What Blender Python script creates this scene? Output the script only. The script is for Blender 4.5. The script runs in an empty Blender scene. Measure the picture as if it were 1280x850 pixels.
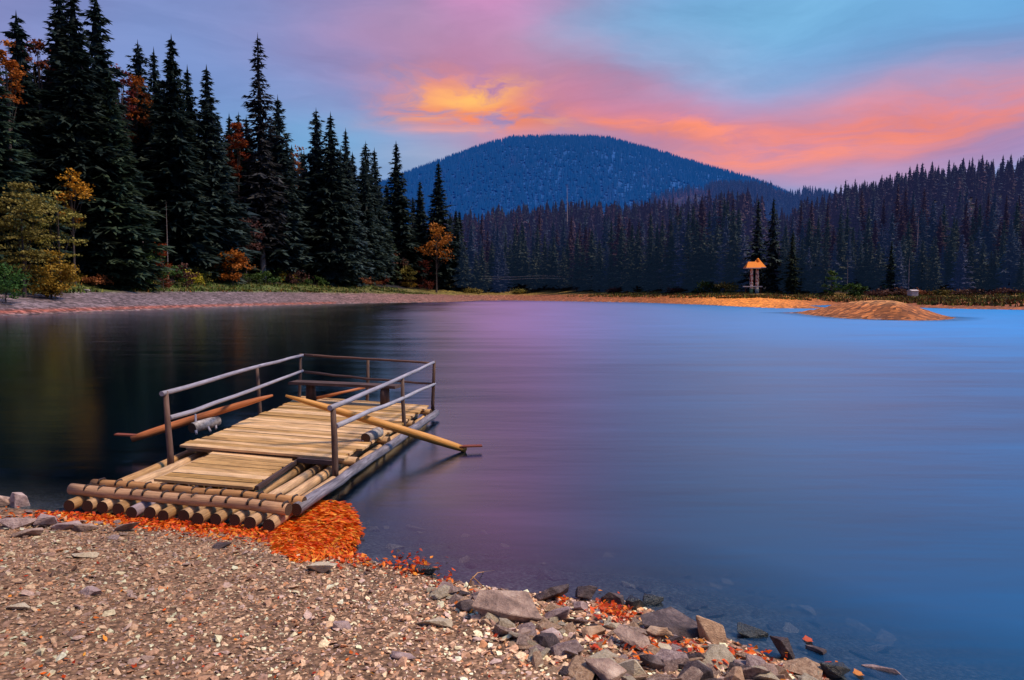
import bpy, bmesh, math, random
import numpy as np
from mathutils import Vector, Matrix

random.seed(7)
rng = np.random.default_rng(7)
scene = bpy.context.scene
col = scene.collection
R = math.radians

# ------------------------------------------------------------------ camera
F, EYE, HY = 853.0, 2.5, 369.0            # focal length and horizon of the photograph in its own pixels
PITCH = math.atan((425 - HY) / F)
cd = bpy.data.cameras.new('camera')
cam = bpy.data.objects.new('camera', cd)
col.objects.link(cam)
cam.location = (0, 0, EYE)
cam.rotation_euler = (math.pi / 2 - PITCH, 0, 0)
cd.sensor_width = 36
cd.lens = F / 1280 * 36
cd.clip_start = 0.05
cd.clip_end = 30000
scene.camera = cam
scene.view_settings.view_transform = 'Standard'
scene.view_settings.look = 'None'
scene.view_settings.exposure = 0

def ray(px, py):
    a, b = (px - 640) / F, (425 - py) / F
    return np.array([a, math.cos(PITCH) + b * math.sin(PITCH), -math.sin(PITCH) + b * math.cos(PITCH)])
def at(px, py, z):
    d = ray(px, py)
    t = (z - EYE) / d[2]
    return Vector((d[0] * t, d[1] * t, z))
def atd(px, py, Y):
    d = ray(px, py)
    t = Y / d[1]
    return Vector((d[0] * t, Y, EYE + d[2] * t))

# ------------------------------------------------------------------ helpers
def tag(o, label=None, cat=None, group=None, kind=None):
    if label: o['label'] = label
    if cat: o['category'] = cat
    if group: o['group'] = group
    if kind: o['kind'] = kind
    return o
def empty(name, loc, rz=0.0, label=None, cat=None, group=None):
    o = bpy.data.objects.new(name, None)
    col.objects.link(o)
    o.location = loc
    o.rotation_euler = (0, 0, rz)
    o.empty_display_size = 0.2
    return tag(o, label, cat, group)
def mesh_np(name, V, Fc, mats, smooth=False, attrs=None, midx=None):
    """V n x 3, Fc m x k (one k for all faces)"""
    me = bpy.data.meshes.new(name)
    V = np.ascontiguousarray(V, dtype=np.float32)
    Fc = np.ascontiguousarray(Fc, dtype=np.int32)
    m, k = Fc.shape
    me.vertices.add(len(V)); me.vertices.foreach_set('co', V.ravel())
    me.loops.add(m * k); me.loops.foreach_set('vertex_index', Fc.ravel())
    me.polygons.add(m)
    me.polygons.foreach_set('loop_start', np.arange(0, m * k, k, dtype=np.int32))
    me.polygons.foreach_set('loop_total', np.full(m, k, dtype=np.int32))
    if midx is not None: me.polygons.foreach_set('material_index', np.asarray(midx, dtype=np.int32))
    me.update(calc_edges=True)
    me.polygons.foreach_set('use_smooth', np.full(m, smooth, dtype=bool))
    for an, (dom, dat) in (attrs or {}).items():
        dat = np.asarray(dat, dtype=np.float32)
        if dat.ndim == 2:
            a = me.attributes.new(an, 'FLOAT_COLOR', dom)
            if dat.shape[1] == 3: dat = np.hstack([dat, np.ones((len(dat), 1), np.float32)])
            a.data.foreach_set('color', dat.ravel())
        else:
            a = me.attributes.new(an, 'FLOAT', dom)
            a.data.foreach_set('value', dat)
    for mt in (mats if isinstance(mats, (list, tuple)) else [mats]): me.materials.append(mt)
    return me
def link(name, me, parent=None):
    o = bpy.data.objects.new(name, me)
    col.objects.link(o)
    if parent is not None: o.parent = parent
    return o
def copy_tree(o, parent=None):
    c = o.copy()
    col.objects.link(c)
    if parent is not None:
        c.parent = parent
    for ch in list(o.children):
        copy_tree(ch, c)
    return c
def smooth01(x):
    x = np.clip(x, 0, 1)
    return x * x * (3 - 2 * x)
def lin(r, g, b):
    def c(v):
        v /= 255.0
        return v / 12.92 if v <= .04045 else ((v + .055) / 1.055) ** 2.4
    return (c(r), c(g), c(b))

class MB:
    """collects polygons with uv (along the grain, around) and a per face shade"""
    def __init__(s):
        s.v, s.f, s.uv, s.mi, s.sh = [], [], [], [], []
    def tube(s, pts, rad, n=10, caps=True, mi=0, cap_mi=None, rough=0.0, shade=None, sq=(1, 1)):
        pts = [Vector(p) for p in pts]
        k = len(pts)
        if not hasattr(rad, '__len__'): rad = [rad] * k
        sh = random.random() if shade is None else shade
        b0 = len(s.v); uo = random.random() * 50
        dist = 0
        for i, p in enumerate(pts):
            t = (pts[min(i + 1, k - 1)] - pts[max(i - 1, 0)]).normalized()
            ref = Vector((0, 0, 1)) if abs(t.z) < .9 else Vector((1, 0, 0))
            a = t.cross(ref).normalized(); b = a.cross(t)
            for j in range(n):
                w = 2 * math.pi * j / n
                r = rad[i] * (1 + random.uniform(-rough, rough))
                s.v.append(p + a * (math.cos(w) * r * sq[0]) + b * (math.sin(w) * r * sq[1]))
        lens = [0]
        for i in range(1, k): lens.append(lens[-1] + (pts[i] - pts[i - 1]).length)
        for i in range(k - 1):
            for j in range(n):
                j2 = (j + 1) % n
                s.f.append((b0 + i * n + j, b0 + i * n + j2, b0 + (i + 1) * n + j2, b0 + (i + 1) * n + j))
                va, vb = j / n * 6.28 * rad[0], (j + 1) / n * 6.28 * rad[0]
                s.uv.append([(uo + lens[i], va + uo), (uo + lens[i], vb + uo), (uo + lens[i + 1], vb + uo), (uo + lens[i + 1], va + uo)])
                s.mi.append(mi); s.sh.append(sh)
        if caps:
            for i, rev in ((0, False), (k - 1, True)):
                ids = [b0 + i * n + j for j in range(n)]
                if not rev: ids = ids[::-1]
                s.f.append(tuple(ids))
                c = [(math.cos(2 * math.pi * j / n), math.sin(2 * math.pi * j / n)) for j in range(n)]
                s.uv.append(c if rev else c[::-1])
                s.mi.append(mi if cap_mi is None else cap_mi); s.sh.append(sh)
    def box(s, c8, mi=0, shade=None, uvl=1.0, uvw=.2):
        """c8: 4 bottom corners then 4 top ones, both counter-clockwise; the grain runs along corner 0 -> 1"""
        b = len(s.v); s.v += [Vector(c) for c in c8]
        sh = random.random() if shade is None else shade
        uo, vo = random.random() * 60, random.random() * 60
        L = (Vector(c8[1]) - Vector(c8[0])).length; W = (Vector(c8[3]) - Vector(c8[0])).length; H = (Vector(c8[4]) - Vector(c8[0])).length
        for ids, uv in (((3, 2, 1, 0), [(0, W), (L, W), (L, 0), (0, 0)]), ((4, 5, 6, 7), [(0, 0), (L, 0), (L, W), (0, W)]),
                        ((0, 1, 5, 4), [(0, 0), (L, 0), (L, H), (0, H)]), ((1, 2, 6, 5), [(0, 0), (0, W), (H, W), (H, 0)]),
                        ((2, 3, 7, 6), [(L, 0), (0, 0), (0, H), (L, H)]), ((3, 0, 4, 7), [(0, W), (0, 0), (H, 0), (H, W)])):
            s.f.append(tuple(b + i for i in ids)); s.uv.append([(u + uo, v + vo) for u, v in uv]); s.mi.append(mi); s.sh.append(sh)
    def bar(s, p, q, w, h, up=Vector((0, 0, 1)), **k):
        p, q = Vector(p), Vector(q)
        t = (q - p).normalized(); a = up.cross(t).normalized(); b = t.cross(a)
        c = []
        for dz in (-h / 2, h / 2):
            c += [p - a * w / 2 + b * dz, q - a * w / 2 + b * dz, q + a * w / 2 + b * dz, p + a * w / 2 + b * dz]
        s.box(c, **k)
    def build(s, name, mats, parent=None, smooth=False, origin=None):
        me = bpy.data.meshes.new(name)
        off = Vector(origin) if origin is not None else (Vector(parent.matrix_basis.translation) if parent is not None else Vector((0, 0, 0)))
        if parent is not None and parent.parent is not None and origin is None:
            off = Vector((0, 0, 0)); p = parent
            while p is not None:
                off += p.location; p = p.parent
        me.from_pydata([v - off for v in s.v], [], s.f)
        uvl = me.uv_layers.new(name='UVMap')
        i = 0
        for uv in s.uv:
            for c in uv:
                uvl.data[i].uv = c; i += 1
        me.polygons.foreach_set('material_index', s.mi)
        a = me.attributes.new('shade', 'FLOAT', 'FACE'); a.data.foreach_set('value', s.sh)
        for mt in (mats if isinstance(mats, (list, tuple)) else [mats]): me.materials.append(mt)
        if smooth:
            me.polygons.foreach_set('use_smooth', [len(f) <= 4 for f in s.f])
        me.update()
        return link(name, me, parent)

# ------------------------------------------------------------------ node helpers
class NT:
    def __init__(s, tree):
        s.t = tree
    def n(s, typ, ins=None, **props):
        nd = s.t.nodes.new(typ)
        for k, v in props.items(): setattr(nd, k, v)
        for k, v in (ins or {}).items(): s.put(nd, k, v)
        return nd
    def put(s, nd, k, v):
        sock = nd.inputs[k]
        if isinstance(v, bpy.types.NodeSocket): s.t.links.new(v, sock)
        elif isinstance(v, tuple) and len(v) == 3 and sock.type == 'RGBA': sock.default_value = (*v, 1)
        else: sock.default_value = v
    def math(s, op, a, b=0.0, c=None, clamp=False):
        nd = s.n('ShaderNodeMath', {0: a, 1: b}, operation=op, use_clamp=clamp)
        if c is not None: s.put(nd, 2, c)
        return nd.outputs[0]
    def mix(s, f, a, b, blend='MIX'):
        nd = s.n('ShaderNodeMix', None, data_type='RGBA', blend_type=blend)
        s.put(nd, 0, f); s.put(nd, 6, a); s.put(nd, 7, b)
        return nd.outputs[2]
    def ramp(s, f, stops, interp='LINEAR'):
        nd = s.n('ShaderNodeValToRGB', {0: f})
        cr = nd.color_ramp; cr.interpolation = interp
        while len(cr.elements) < len(stops): cr.elements.new(.5)
        for e, (p, c) in zip(cr.elements, stops):
            e.position = p
            e.color = (*c, 1) if isinstance(c, tuple) else (c, c, c, 1)
        return nd.outputs[0]
    def noise(s, vec=None, scale=5, detail=4, rough=.55, dist=0.0):
        nd = s.n('ShaderNodeTexNoise', {'Scale': scale, 'Detail': detail, 'Roughness': rough, 'Distortion': dist})
        if vec is not None: s.put(nd, 'Vector', vec)
        return nd.outputs['Fac']
    def voronoi(s, vec=None, scale=5, feature='F1', out='Distance', rnd=1.0):
        nd = s.n('ShaderNodeTexVoronoi', {'Scale': scale, 'Randomness': rnd}, feature=feature)
        if vec is not None: s.put(nd, 'Vector', vec)
        return nd.outputs[out]
    def mapping(s, vec, scale=(1, 1, 1), rot=(0, 0, 0)):
        return s.n('ShaderNodeMapping', {'Vector': vec, 'Scale': scale, 'Rotation': rot}).outputs[0]
    def attr(s, name, out='Fac'):
        return s.n('ShaderNodeAttribute', None, attribute_name=name).outputs[out]
    def bump(s, h, strength=.5, dist=.02):
        return s.n('ShaderNodeBump', {'Height': h, 'Strength': strength, 'Distance': dist}).outputs[0]
def material(name):
    m = bpy.data.materials.new(name)
    m.use_nodes = True
    m.node_tree.nodes.clear()
    t = NT(m.node_tree)
    out = t.n('ShaderNodeOutputMaterial')
    return m, t, out
def principled(t, out, color, rough=.8, normal=None, spec=.3, **kw):
    p = t.n('ShaderNodeBsdfPrincipled', {'Base Color': color, 'Roughness': rough, 'Specular IOR Level': spec})
    if normal is not None: t.put(p, 'Normal', normal)
    for k, v in kw.items(): t.put(p, k.replace('_', ' '), v)
    t.t.links.new(p.outputs[0], out.inputs[0])
    return p

# ------------------------------------------------------------------ materials
def wood_mat(name, c_dark, c_light, gscale=(1.6, 26, 1), dirt=.5, rough=.75, tint=.5):
    m, t, out = material(name)
    uv = t.n('ShaderNodeTexCoord').outputs['UV']
    g = t.noise(t.mapping(uv, gscale), 3.0, 6, .65, .6)
    g2 = t.noise(t.mapping(uv, (.7, 3, 1)), 2.2, 4, .6)
    cracks = t.noise(t.mapping(uv, (2.2, 60, 1)), 2.0, 3, .5)
    c = t.mix(t.ramp(g, [(.3, 0.0), (.7, 1.0)]), c_dark, c_light)
    c = t.mix(t.math('MULTIPLY', t.ramp(g2, [(.42, 0.0), (.68, 1.0)]), dirt), c, tuple(x * .42 for x in c_dark))
    c = t.mix(t.math('MULTIPLY', t.ramp(cracks, [(.26, 1.0), (.36, 0.0)]), .75), c, tuple(x * .15 for x in c_dark))
    kn = t.n('ShaderNodeTexVoronoi', {'Vector': t.mapping(uv, (1.6, 5.5, 1)), 'Scale': 1.0, 'Randomness': 1.0}).outputs['Distance']
    c = t.mix(t.math('MULTIPLY', t.ramp(kn, [(.05, 1.0), (.13, 0.0)]), .7), c, tuple(x * .3 for x in c_dark))
    sh = t.attr('shade')
    v = t.math('MULTIPLY_ADD', sh, tint, 1 - tint * .5)
    hs = t.n('ShaderNodeHueSaturation', {'Color': c, 'Value': v, 'Saturation': t.math('MULTIPLY_ADD', sh, -.25, 1.1)})
    principled(t, out, hs.outputs[0], rough, t.bump(t.math('ADD', g, cracks), .55, .006), .25)
    return m
M = {}
M['deck'] = wood_mat('deck_wood', (.40, .215, .085), (.85, .53, .225), (1.3, 22, 1), .65, tint=.6)
M['log'] = wood_mat('peeled_log', (.33, .18, .09), (.72, .45, .22), (1.2, 14, 1), .55, tint=.5)
M['cross_log'] = wood_mat('front_log', (.34, .16, .075), (.68, .38, .18), (1.1, 12, 1), .4, tint=.3)
M['mauve_log'] = wood_mat('weathered_log', (.23, .17, .20), (.46, .34, .38), (1.1, 12, 1), .4, tint=.2)
M['post'] = wood_mat('dark_post', (.07, .04, .035), (.17, .105, .085), (2, 12, 1), .5, tint=.4)
M['rail'] = wood_mat('weathered_rail', (.22, .21, .27), (.45, .43, .52), (1.2, 16, 1), .35, rough=.6, tint=.2)
M['rail_brown'] = wood_mat('brown_rail', (.10, .055, .045), (.22, .13, .11), (1.2, 16, 1), .4, tint=.2)
M['beam'] = wood_mat('wet_beam', (.07, .06, .08), (.33, .30, .36), (1.0, 18, 1), .7, rough=.5, tint=.2)
M['oar'] = wood_mat('oar_wood', (.50, .20, .035), (.78, .39, .09), (1, 20, 1), .25, rough=.5, tint=.15)
M['oar_red'] = wood_mat('red_oar_wood', (.32, .09, .03), (.56, .19, .06), (1, 20, 1), .3, rough=.5, tint=.15)
M['blade'] = wood_mat('oar_blade', (.16, .035, .02), (.32, .085, .04), (1, 12, 1), .4, rough=.5, tint=.2)
M['birch'] = wood_mat('silver_bark', (.17, .15, .15), (.58, .54, .55), (7, 5, 1), .6, tint=.1)
M['bench'] = wood_mat('bench_wood', (.045, .028, .028), (.13, .08, .075), (1.2, 16, 1), .5, tint=.3)

def end_mat():
    m, t, out = material('end_grain')
    uv = t.n('ShaderNodeTexCoord').outputs['UV']
    ln = t.n('ShaderNodeVectorMath', {0: uv}, operation='LENGTH').outputs['Value']
    rings = t.math('SINE', t.math('MULTIPLY_ADD', t.noise(uv, 2, 3), 4, t.math('MULTIPLY', ln, 26)))
    c = t.mix(t.math('MULTIPLY_ADD', rings, .5, .5), (.035, .018, .012), (.11, .06, .035))
    principled(t, out, c, .85)
    return m
M['end'] = end_mat()
def iron_mat():
    m, t, out = material('rusty_iron')
    c = t.mix(t.noise(None, 40, 3), (.012, .009, .008), (.06, .03, .02))
    principled(t, out, c, .6, None, .4)
    return m
M['iron'] = iron_mat()

def leaf_mat(name, stops, rough=.6, transl=.25, clump=.25, haze_emis=None):
    """foliage: colour from the per face shade, darker and lighter clumps, a little light let through"""
    m, t, out = material(name)
    ob = t.n('ShaderNodeTexCoord').outputs['Object']
    sh = t.attr('shade')
    nz = t.noise(ob, clump, 3, .6)
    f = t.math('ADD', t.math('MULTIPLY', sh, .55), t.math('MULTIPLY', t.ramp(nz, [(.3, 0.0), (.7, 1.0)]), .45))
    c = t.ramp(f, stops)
    oi = t.n('ShaderNodeObjectInfo').outputs['Random']
    hs = t.n('ShaderNodeHueSaturation', {'Color': c, 'Hue': t.math('MULTIPLY_ADD', oi, .05, .475), 'Value': t.math('MULTIPLY_ADD', oi, .7, .65)}).outputs[0]
    d = t.n('ShaderNodeBsdfPrincipled', {'Base Color': hs, 'Roughness': rough, 'Specular IOR Level': .15})
    if haze_emis is not None:
        t.put(d, 'Emission Color', haze_emis); t.put(d, 'Emission Strength', 1.0)  # faint emission imitates distance haze on far crowns
    tr = t.n('ShaderNodeBsdfTranslucent', {'Color': hs})
    mx = t.n('ShaderNodeMixShader', {0: transl, 1: d.outputs[0], 2: tr.outputs[0]})
    t.t.links.new(mx.outputs[0], out.inputs[0])
    return m
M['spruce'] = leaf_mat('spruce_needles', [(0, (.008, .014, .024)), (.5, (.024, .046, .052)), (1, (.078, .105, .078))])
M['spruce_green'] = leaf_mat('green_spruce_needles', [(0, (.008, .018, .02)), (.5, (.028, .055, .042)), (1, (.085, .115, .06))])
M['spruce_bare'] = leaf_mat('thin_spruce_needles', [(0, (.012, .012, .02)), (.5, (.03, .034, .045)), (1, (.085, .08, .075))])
M['far_green'] = leaf_mat('far_spruce_needles', [(0, (.008, .016, .028)), (.5, (.036, .05, .05)), (1, (.17, .17, .09))], haze_emis=(.004, .009, .020))  # distance haze put in as a weak blue emission
M['far_brown'] = leaf_mat('far_brown_needles', [(0, (.022, .014, .032)), (.5, (.07, .045, .06)), (1, (.17, .095, .085))], haze_emis=(.006, .006, .019))  # violet emission here imitates haze over the brown crowns
M['far_blue'] = leaf_mat('far_blue_needles', [(0, (.012, .018, .042)), (.5, (.04, .052, .095)), (1, (.11, .12, .15))], haze_emis=(.005, .011, .031))  # stronger blue emission, again imitating haze
M['yellow'] = leaf_mat('yellow_leaves', [(0, (.14, .10, .01)), (.5, (.42, .29, .03)), (1, (.72, .54, .09))], clump=.6)
M['olive'] = leaf_mat('olive_leaves', [(0, (.08, .062, .014)), (.5, (.19, .15, .035)), (1, (.44, .36, .11))], clump=.5)
M['orange'] = leaf_mat('orange_leaves', [(0, (.14, .034, .006)), (.5, (.37, .115, .015)), (1, (.60, .25, .035))], clump=.6)
M['red'] = leaf_mat('rust_leaves', [(0, (.08, .018, .012)), (.5, (.20, .05, .03)), (1, (.36, .11, .05))], clump=.6)
M['green'] = leaf_mat('green_leaves', [(0, (.012, .03, .008)), (.5, (.04, .085, .018)), (1, (.12, .17, .04))], clump=.6)
M['shrub_brown'] = leaf_mat('brown_leaves', [(0, (.035, .02, .02)), (.5, (.11, .05, .04)), (1, (.22, .11, .07))], clump=.6)
def bark_mat(name, a, b):
    m, t, out = material(name)
    ob = t.n('ShaderNodeTexCoord').outputs['Object']
    n = t.noise(t.mapping(ob, (4, 4, .8)), 2.0, 5, .65)
    principled(t, out, t.mix(t.ramp(n, [(.35, 0.0), (.65, 1.0)]), a, b), .9, t.bump(n, .6, .05), .1)
    return m
M['bark'] = bark_mat('spruce_bark', (.03, .022, .024), (.10, .08, .08))
M['bark_pale'] = bark_mat('pale_bark', (.11, .09, .10), (.34, .29, .30))
M['bark_white'] = bark_mat('dead_wood', (.22, .16, .19), (.50, .40, .43))

def rock_mat(name, dark, mid, light, rough=.8, spec=.25):
    m, t, out = material(name)
    ob = t.n('ShaderNodeTexCoord').outputs['Object']
    oi = t.n('ShaderNodeObjectInfo').outputs['Random']
    off = t.n('ShaderNodeVectorMath', {0: ob, 1: t.n('ShaderNodeCombineXYZ', {0: t.math('MULTIPLY', oi, 37), 1: t.math('MULTIPLY', oi, 91)}).outputs[0]}, operation='ADD').outputs[0]
    n1 = t.noise(off, 6, 8, .68, .3); n2 = t.noise(t.mapping(off, (1, 1, 5)), 9, 6, .7); n3 = t.noise(off, 55, 4, .7)
    c = t.ramp(n1, [(.28, dark), (.52, mid), (.74, light)])
    c = t.mix(t.ramp(n3, [(.55, 0.0), (.72, .55)]), c, tuple(x * .45 for x in dark))
    c = t.mix(t.ramp(n2, [(.56, 0.0), (.7, .35)]), c, light)
    h = t.math('ADD', t.math('MULTIPLY', n1, 1.0), t.math('ADD', t.math('MULTIPLY', n2, .6), t.math('MULTIPLY', n3, .35)))
    principled(t, out, c, rough, t.bump(h, .9, .03), spec)
    return m
M['rock_grey'] = rock_mat('grey_rock', (.085, .055, .05), (.37, .25, .20), (.72, .55, .43))
M['rock_dark'] = rock_mat('dark_rock', (.018, .013, .016), (.085, .06, .062), (.30, .22, .205), .6)
M['rock_tan'] = rock_mat('tan_rock', (.19, .105, .07), (.52, .33, .21), (.74, .55, .38))
M['rock_pale'] = rock_mat('pale_rock', (.30, .23, .16), (.56, .46, .33), (.74, .65, .50))
M['rock_mauve'] = rock_mat('mauve_rock', (.12, .078, .088), (.40, .285, .27), (.68, .53, .48))
M['rock_wet'] = rock_mat('wet_rock', (.006, .008, .012), (.025, .03, .035), (.07, .075, .075), .3, .5)

# ------------------------------------------------------------------ the lie of the land
def poly_px(lst): return [tuple(at(x, y, 0.0)[:2]) for x, y in lst]
NEAR = np.array([(-110, 45), (-60, 27), (-30, 15), (-14, 10)] + poly_px([(0, 634), (80, 640), (200, 655), (330, 668), (400, 680), (470, 702), (540, 722), (640, 738), (720, 748), (800, 757), (880, 785), (950, 815), (1040, 850), (1130, 885)])
                + [(3.6, 3.3), (6.5, 1.0), (14, -6), (40, -26), (150, -70)])
FAR = np.array([(-110, 45), (-84, 60)] + poly_px([(0, 394.5), (130, 389.5), (220, 386), (300, 383.2), (450, 379.2), (560, 377.6), (600, 375.8), (640, 375.6), (700, 376.6), (800, 378.2), (880, 381), (930, 383.6), (975, 385.4), (1020, 385.6), (1030, 384.4), (1010, 382), (1060, 380.6), (1130, 384), (1200, 386), (1290, 387.5), (1500, 392)])
               + [(140, 90), (240, 30), (240, -40), (150, -70)])
ISLE = np.array(poly_px([(993, 391.5), (1015, 394.5), (1050, 398), (1100, 400), (1150, 401), (1178, 400.4), (1193, 399)]) + [(50.5, 77), (50, 84), (46, 93), (41.5, 99), (37, 97)])
LAKE = np.vstack([NEAR, FAR[::-1][1:-1]])
def dist_poly(X, Y, P, closed=False):
    d = np.full(X.shape, 1e18)
    n = len(P)
    for i in range(n if closed else n - 1):
        ax, ay = P[i]; bx, by = P[(i + 1) % n]
        vx, vy = bx - ax, by - ay
        t = np.clip(((X - ax) * vx + (Y - ay) * vy) / (vx * vx + vy * vy + 1e-12), 0, 1)
        d = np.minimum(d, (X - ax - t * vx) ** 2 + (Y - ay - t * vy) ** 2)
    return np.sqrt(d)
def inside(X, Y, P):
    r = np.zeros(X.shape, bool)
    n = len(P)
    for i in range(n):
        ax, ay = P[i]; bx, by = P[(i + 1) % n]
        if ay == by: continue
        c = ((ay > Y) != (by > Y)) & (X < (bx - ax) * (Y - ay) / (by - ay) + ax)
        r ^= c
    return r
def vnoise(X, Y, seed=0):
    xi, yi = np.floor(X), np.floor(Y)
    fx, fy = X - xi, Y - yi
    fx, fy = fx * fx * (3 - 2 * fx), fy * fy * (3 - 2 * fy)
    def h(a, b):
        v = np.sin(a * 127.1 + b * 311.7 + seed * 74.7) * 43758.5453
        return v - np.floor(v)
    return (h(xi, yi) * (1 - fx) + h(xi + 1, yi) * fx) * (1 - fy) + (h(xi, yi + 1) * (1 - fx) + h(xi + 1, yi + 1) * fx) * fy
def fbm(X, Y, seed=0, o=4):
    s, a = 0, .5
    for i in range(o):
        s = s + a * vnoise(X * 2 ** i, Y * 2 ** i, seed + i); a *= .5
    return s
PX = np.array([-400, 0, 300, 450, 560, 620, 700, 800, 880, 960, 1030, 1060, 1160, 1280, 1600])
W1 = np.array([14, 14, 20, 22, 22, 24, 20, 20, 20, 26, 16, 15, 22, 25, 25])
Z1 = np.array([2.9, 2.9, 3.7, 3.5, 3.0, 2.7, 3.0, 2.8, 2.6, 2.5, 1.8, 1.7, 1.6, 1.6, 1.6])
W2 = np.array([8, 8, 12, 14, 14, 14, 12, 12, 12, 14, 15, 15, 22, 25, 25])
Z2 = np.array([1.4, 1.4, 2.2, 2.4, 2.0, 1.5, 1.5, 1.0, .9, .7, .9, .9, 1.3, 1.3, 1.3])
SL = np.array([.22, .22, .22, .2, .22, .3, .33, .33, .33, .3, .36, .36, .38, .37, .36])
CAP = np.array([30, 30, 30, 30, 42, 46, 52, 42, 34, 42, 65, 71, 88, 93, 96])
MPX = np.array([300, 420, 515, 560, 600, 640, 680, 720, 760, 800, 850, 900, 950, 990, 1100, 1300])
MTY = np.array([300, 260, 219, 202, 185, 175, 172, 173, 176, 188, 206, 223, 241, 258, 300, 330])
HPX = np.array([700, 780, 820, 860, 900, 950, 1000, 1060, 1150, 1300])
HTY = np.array([320, 272, 254, 246, 245, 248, 256, 270, 290, 320])
def height(X, Y, full=False):
    X = np.asarray(X, float); Y = np.asarray(Y, float)
    dn, df = dist_poly(X, Y, NEAR), dist_poly(X, Y, FAR)
    lake = inside(X, Y, LAKE)
    px = 640 + F * X / np.maximum(Y, 3)
    w1, z1, w2, z2, sl, cap = (np.interp(px, PX, a) for a in (W1, Z1, W2, Z2, SL, CAP))
    b1 = z1 * (np.clip(df / w1, 0, 1)) ** .9
    b2 = z2 * smooth01((df - w1) / w2)
    dd = np.maximum(df - w1 - w2, 0)
    hill = cap * (1 - np.exp(-dd * sl / cap * 1.25))
    zf = b1 + b2 + hill * (1 + .16 * (fbm(X / 90, Y / 90, 3) - .5) * np.clip(dd / 60, 0, 1))
    # the low pavilion mound
    zf = zf + .4 * np.exp(-(((X - 62) / 9) ** 2 + ((Y - 174) / 9) ** 2))
    r = np.hypot(X, Y)
    front = Y > 200
    mtn = np.interp(px, MPX, (HY - MTY) / F * 2600.0)
    mt = mtn * np.exp(-((r - 2680) / 620.0) ** 2) * (1 + .05 * (fbm(X / 300, Y / 300, 9) - .5))
    h2 = np.interp(px, HPX, (HY - HTY) / F * 1150.0) * np.exp(-((r - 1180) / 260.0) ** 2)
    rear = 60 * np.clip((r - 800) / 1500, 0, 1)
    zf = np.where(front, np.maximum(zf, np.maximum(np.maximum(mt, h2), rear)), zf)
    zn = .15 * np.minimum(dn, 5) + .03 * np.clip(dn - 5, 0, 60) + .10 * (fbm(X / 1.3, Y / 1.3, 5) - .5) * np.clip(dn / 1.5, 0, 1)
    near = dn < df
    land = np.where(near, zn, zf)
    bed = -np.minimum(6, np.where(near, .16 * dn + .02 * dn ** 2, .12 * df))
    z = np.where(lake, bed, land)
    di = dist_poly(X, Y, ISLE, True); ii = inside(X, Y, ISLE)
    zi = np.where(ii, 1.95 * smooth01(di / 7.0 + .02) - .02 + .10 * (fbm(X / 4.0, Y / 4.0, 8) - .5) * np.clip(di / 2, 0, 1), -.12 * di)
    z = np.where(ii | ((di < 20) & lake), np.maximum(z, zi), z)
    if full: return z, dn, df, lake, near, px, w1, w2, di, ii, r, np.where(front, mt, 0), np.where(front, h2, 0)
    return z
def hz(x, y): return float(height(np.array([x]), np.array([y]))[0]) if y > 14 else float(hn(np.array([x]), np.array([y]))[0])
_tx, _ty = np.arange(-14, 8, .03), np.arange(1.5, 15, .03)
_TAB = height(*np.meshgrid(_tx, _ty))
def hn(x, y):
    """height close by, from a table"""
    fx, fy = (np.asarray(x) + 14) / .03, (np.asarray(y) - 1.5) / .03
    i, j = np.clip(fx.astype(int), 0, len(_tx) - 2), np.clip(fy.astype(int), 0, len(_ty) - 2)
    u, v = np.clip(fx - i, 0, 1), np.clip(fy - j, 0, 1)
    return (_TAB[j, i] * (1 - u) + _TAB[j, i + 1] * u) * (1 - v) + (_TAB[j + 1, i] * (1 - u) + _TAB[j + 1, i + 1] * u) * v
def ground(px, py):
    """where the sight line through a photo pixel meets the shore"""
    d = ray(px, py)
    t0 = np.linspace(max(1.6, (EYE - 1.2) / -d[2]), min(14.5, (EYE + .9) / -d[2]), 240)
    z = hn(d[0] * t0, d[1] * t0)
    i = int(np.argmax(EYE + d[2] * t0 < z))
    return Vector((d[0] * t0[i], d[1] * t0[i], z[i]))
def solve_depth(px, base_py, near_t=60.0):
    """depth at which the far land along one bearing stands at a given height in the photograph"""
    d = ray(px, HY)
    t = np.linspace(near_t, 420, 1800)
    z, _dn, dff, lk, nr, *_r = height(d[0] * t, d[1] * t, True)
    ok = (~lk) & (~nr) & (HY - (z - EYE) * F / t <= base_py)
    return float(t[np.argmax(ok)])

def ring_grid(radii, ang):
    Rr, A = np.meshgrid(radii, ang, indexing='ij')
    return Rr * np.sin(A), Rr * np.cos(A)
def grid_faces(n, m, wrap=False):
    i, j = np.meshgrid(np.arange(n - 1), np.arange(m if wrap else m - 1), indexing='ij')
    j2 = (j + 1) % m
    return np.stack([i * m + j, i * m + j2, (i + 1) * m + j2, (i + 1) * m + j], -1).reshape(-1, 4)
ang = np.concatenate([np.linspace(-48, 48, 620), np.linspace(48, 312, 60)[1:-1]]) * math.pi / 180
rad = np.concatenate([[.02], np.geomspace(.8, 12, 170), np.geomspace(12, 9000, 360)[1:]])
GX, GY = ring_grid(rad, ang)
gz, dn, df, lake, near, gpx, gw1, gw2, gdi, gii, gr, gmt, gh2 = height(GX.ravel(), GY.ravel(), True)
X, Y = GX.ravel(), GY.ravel()
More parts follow.
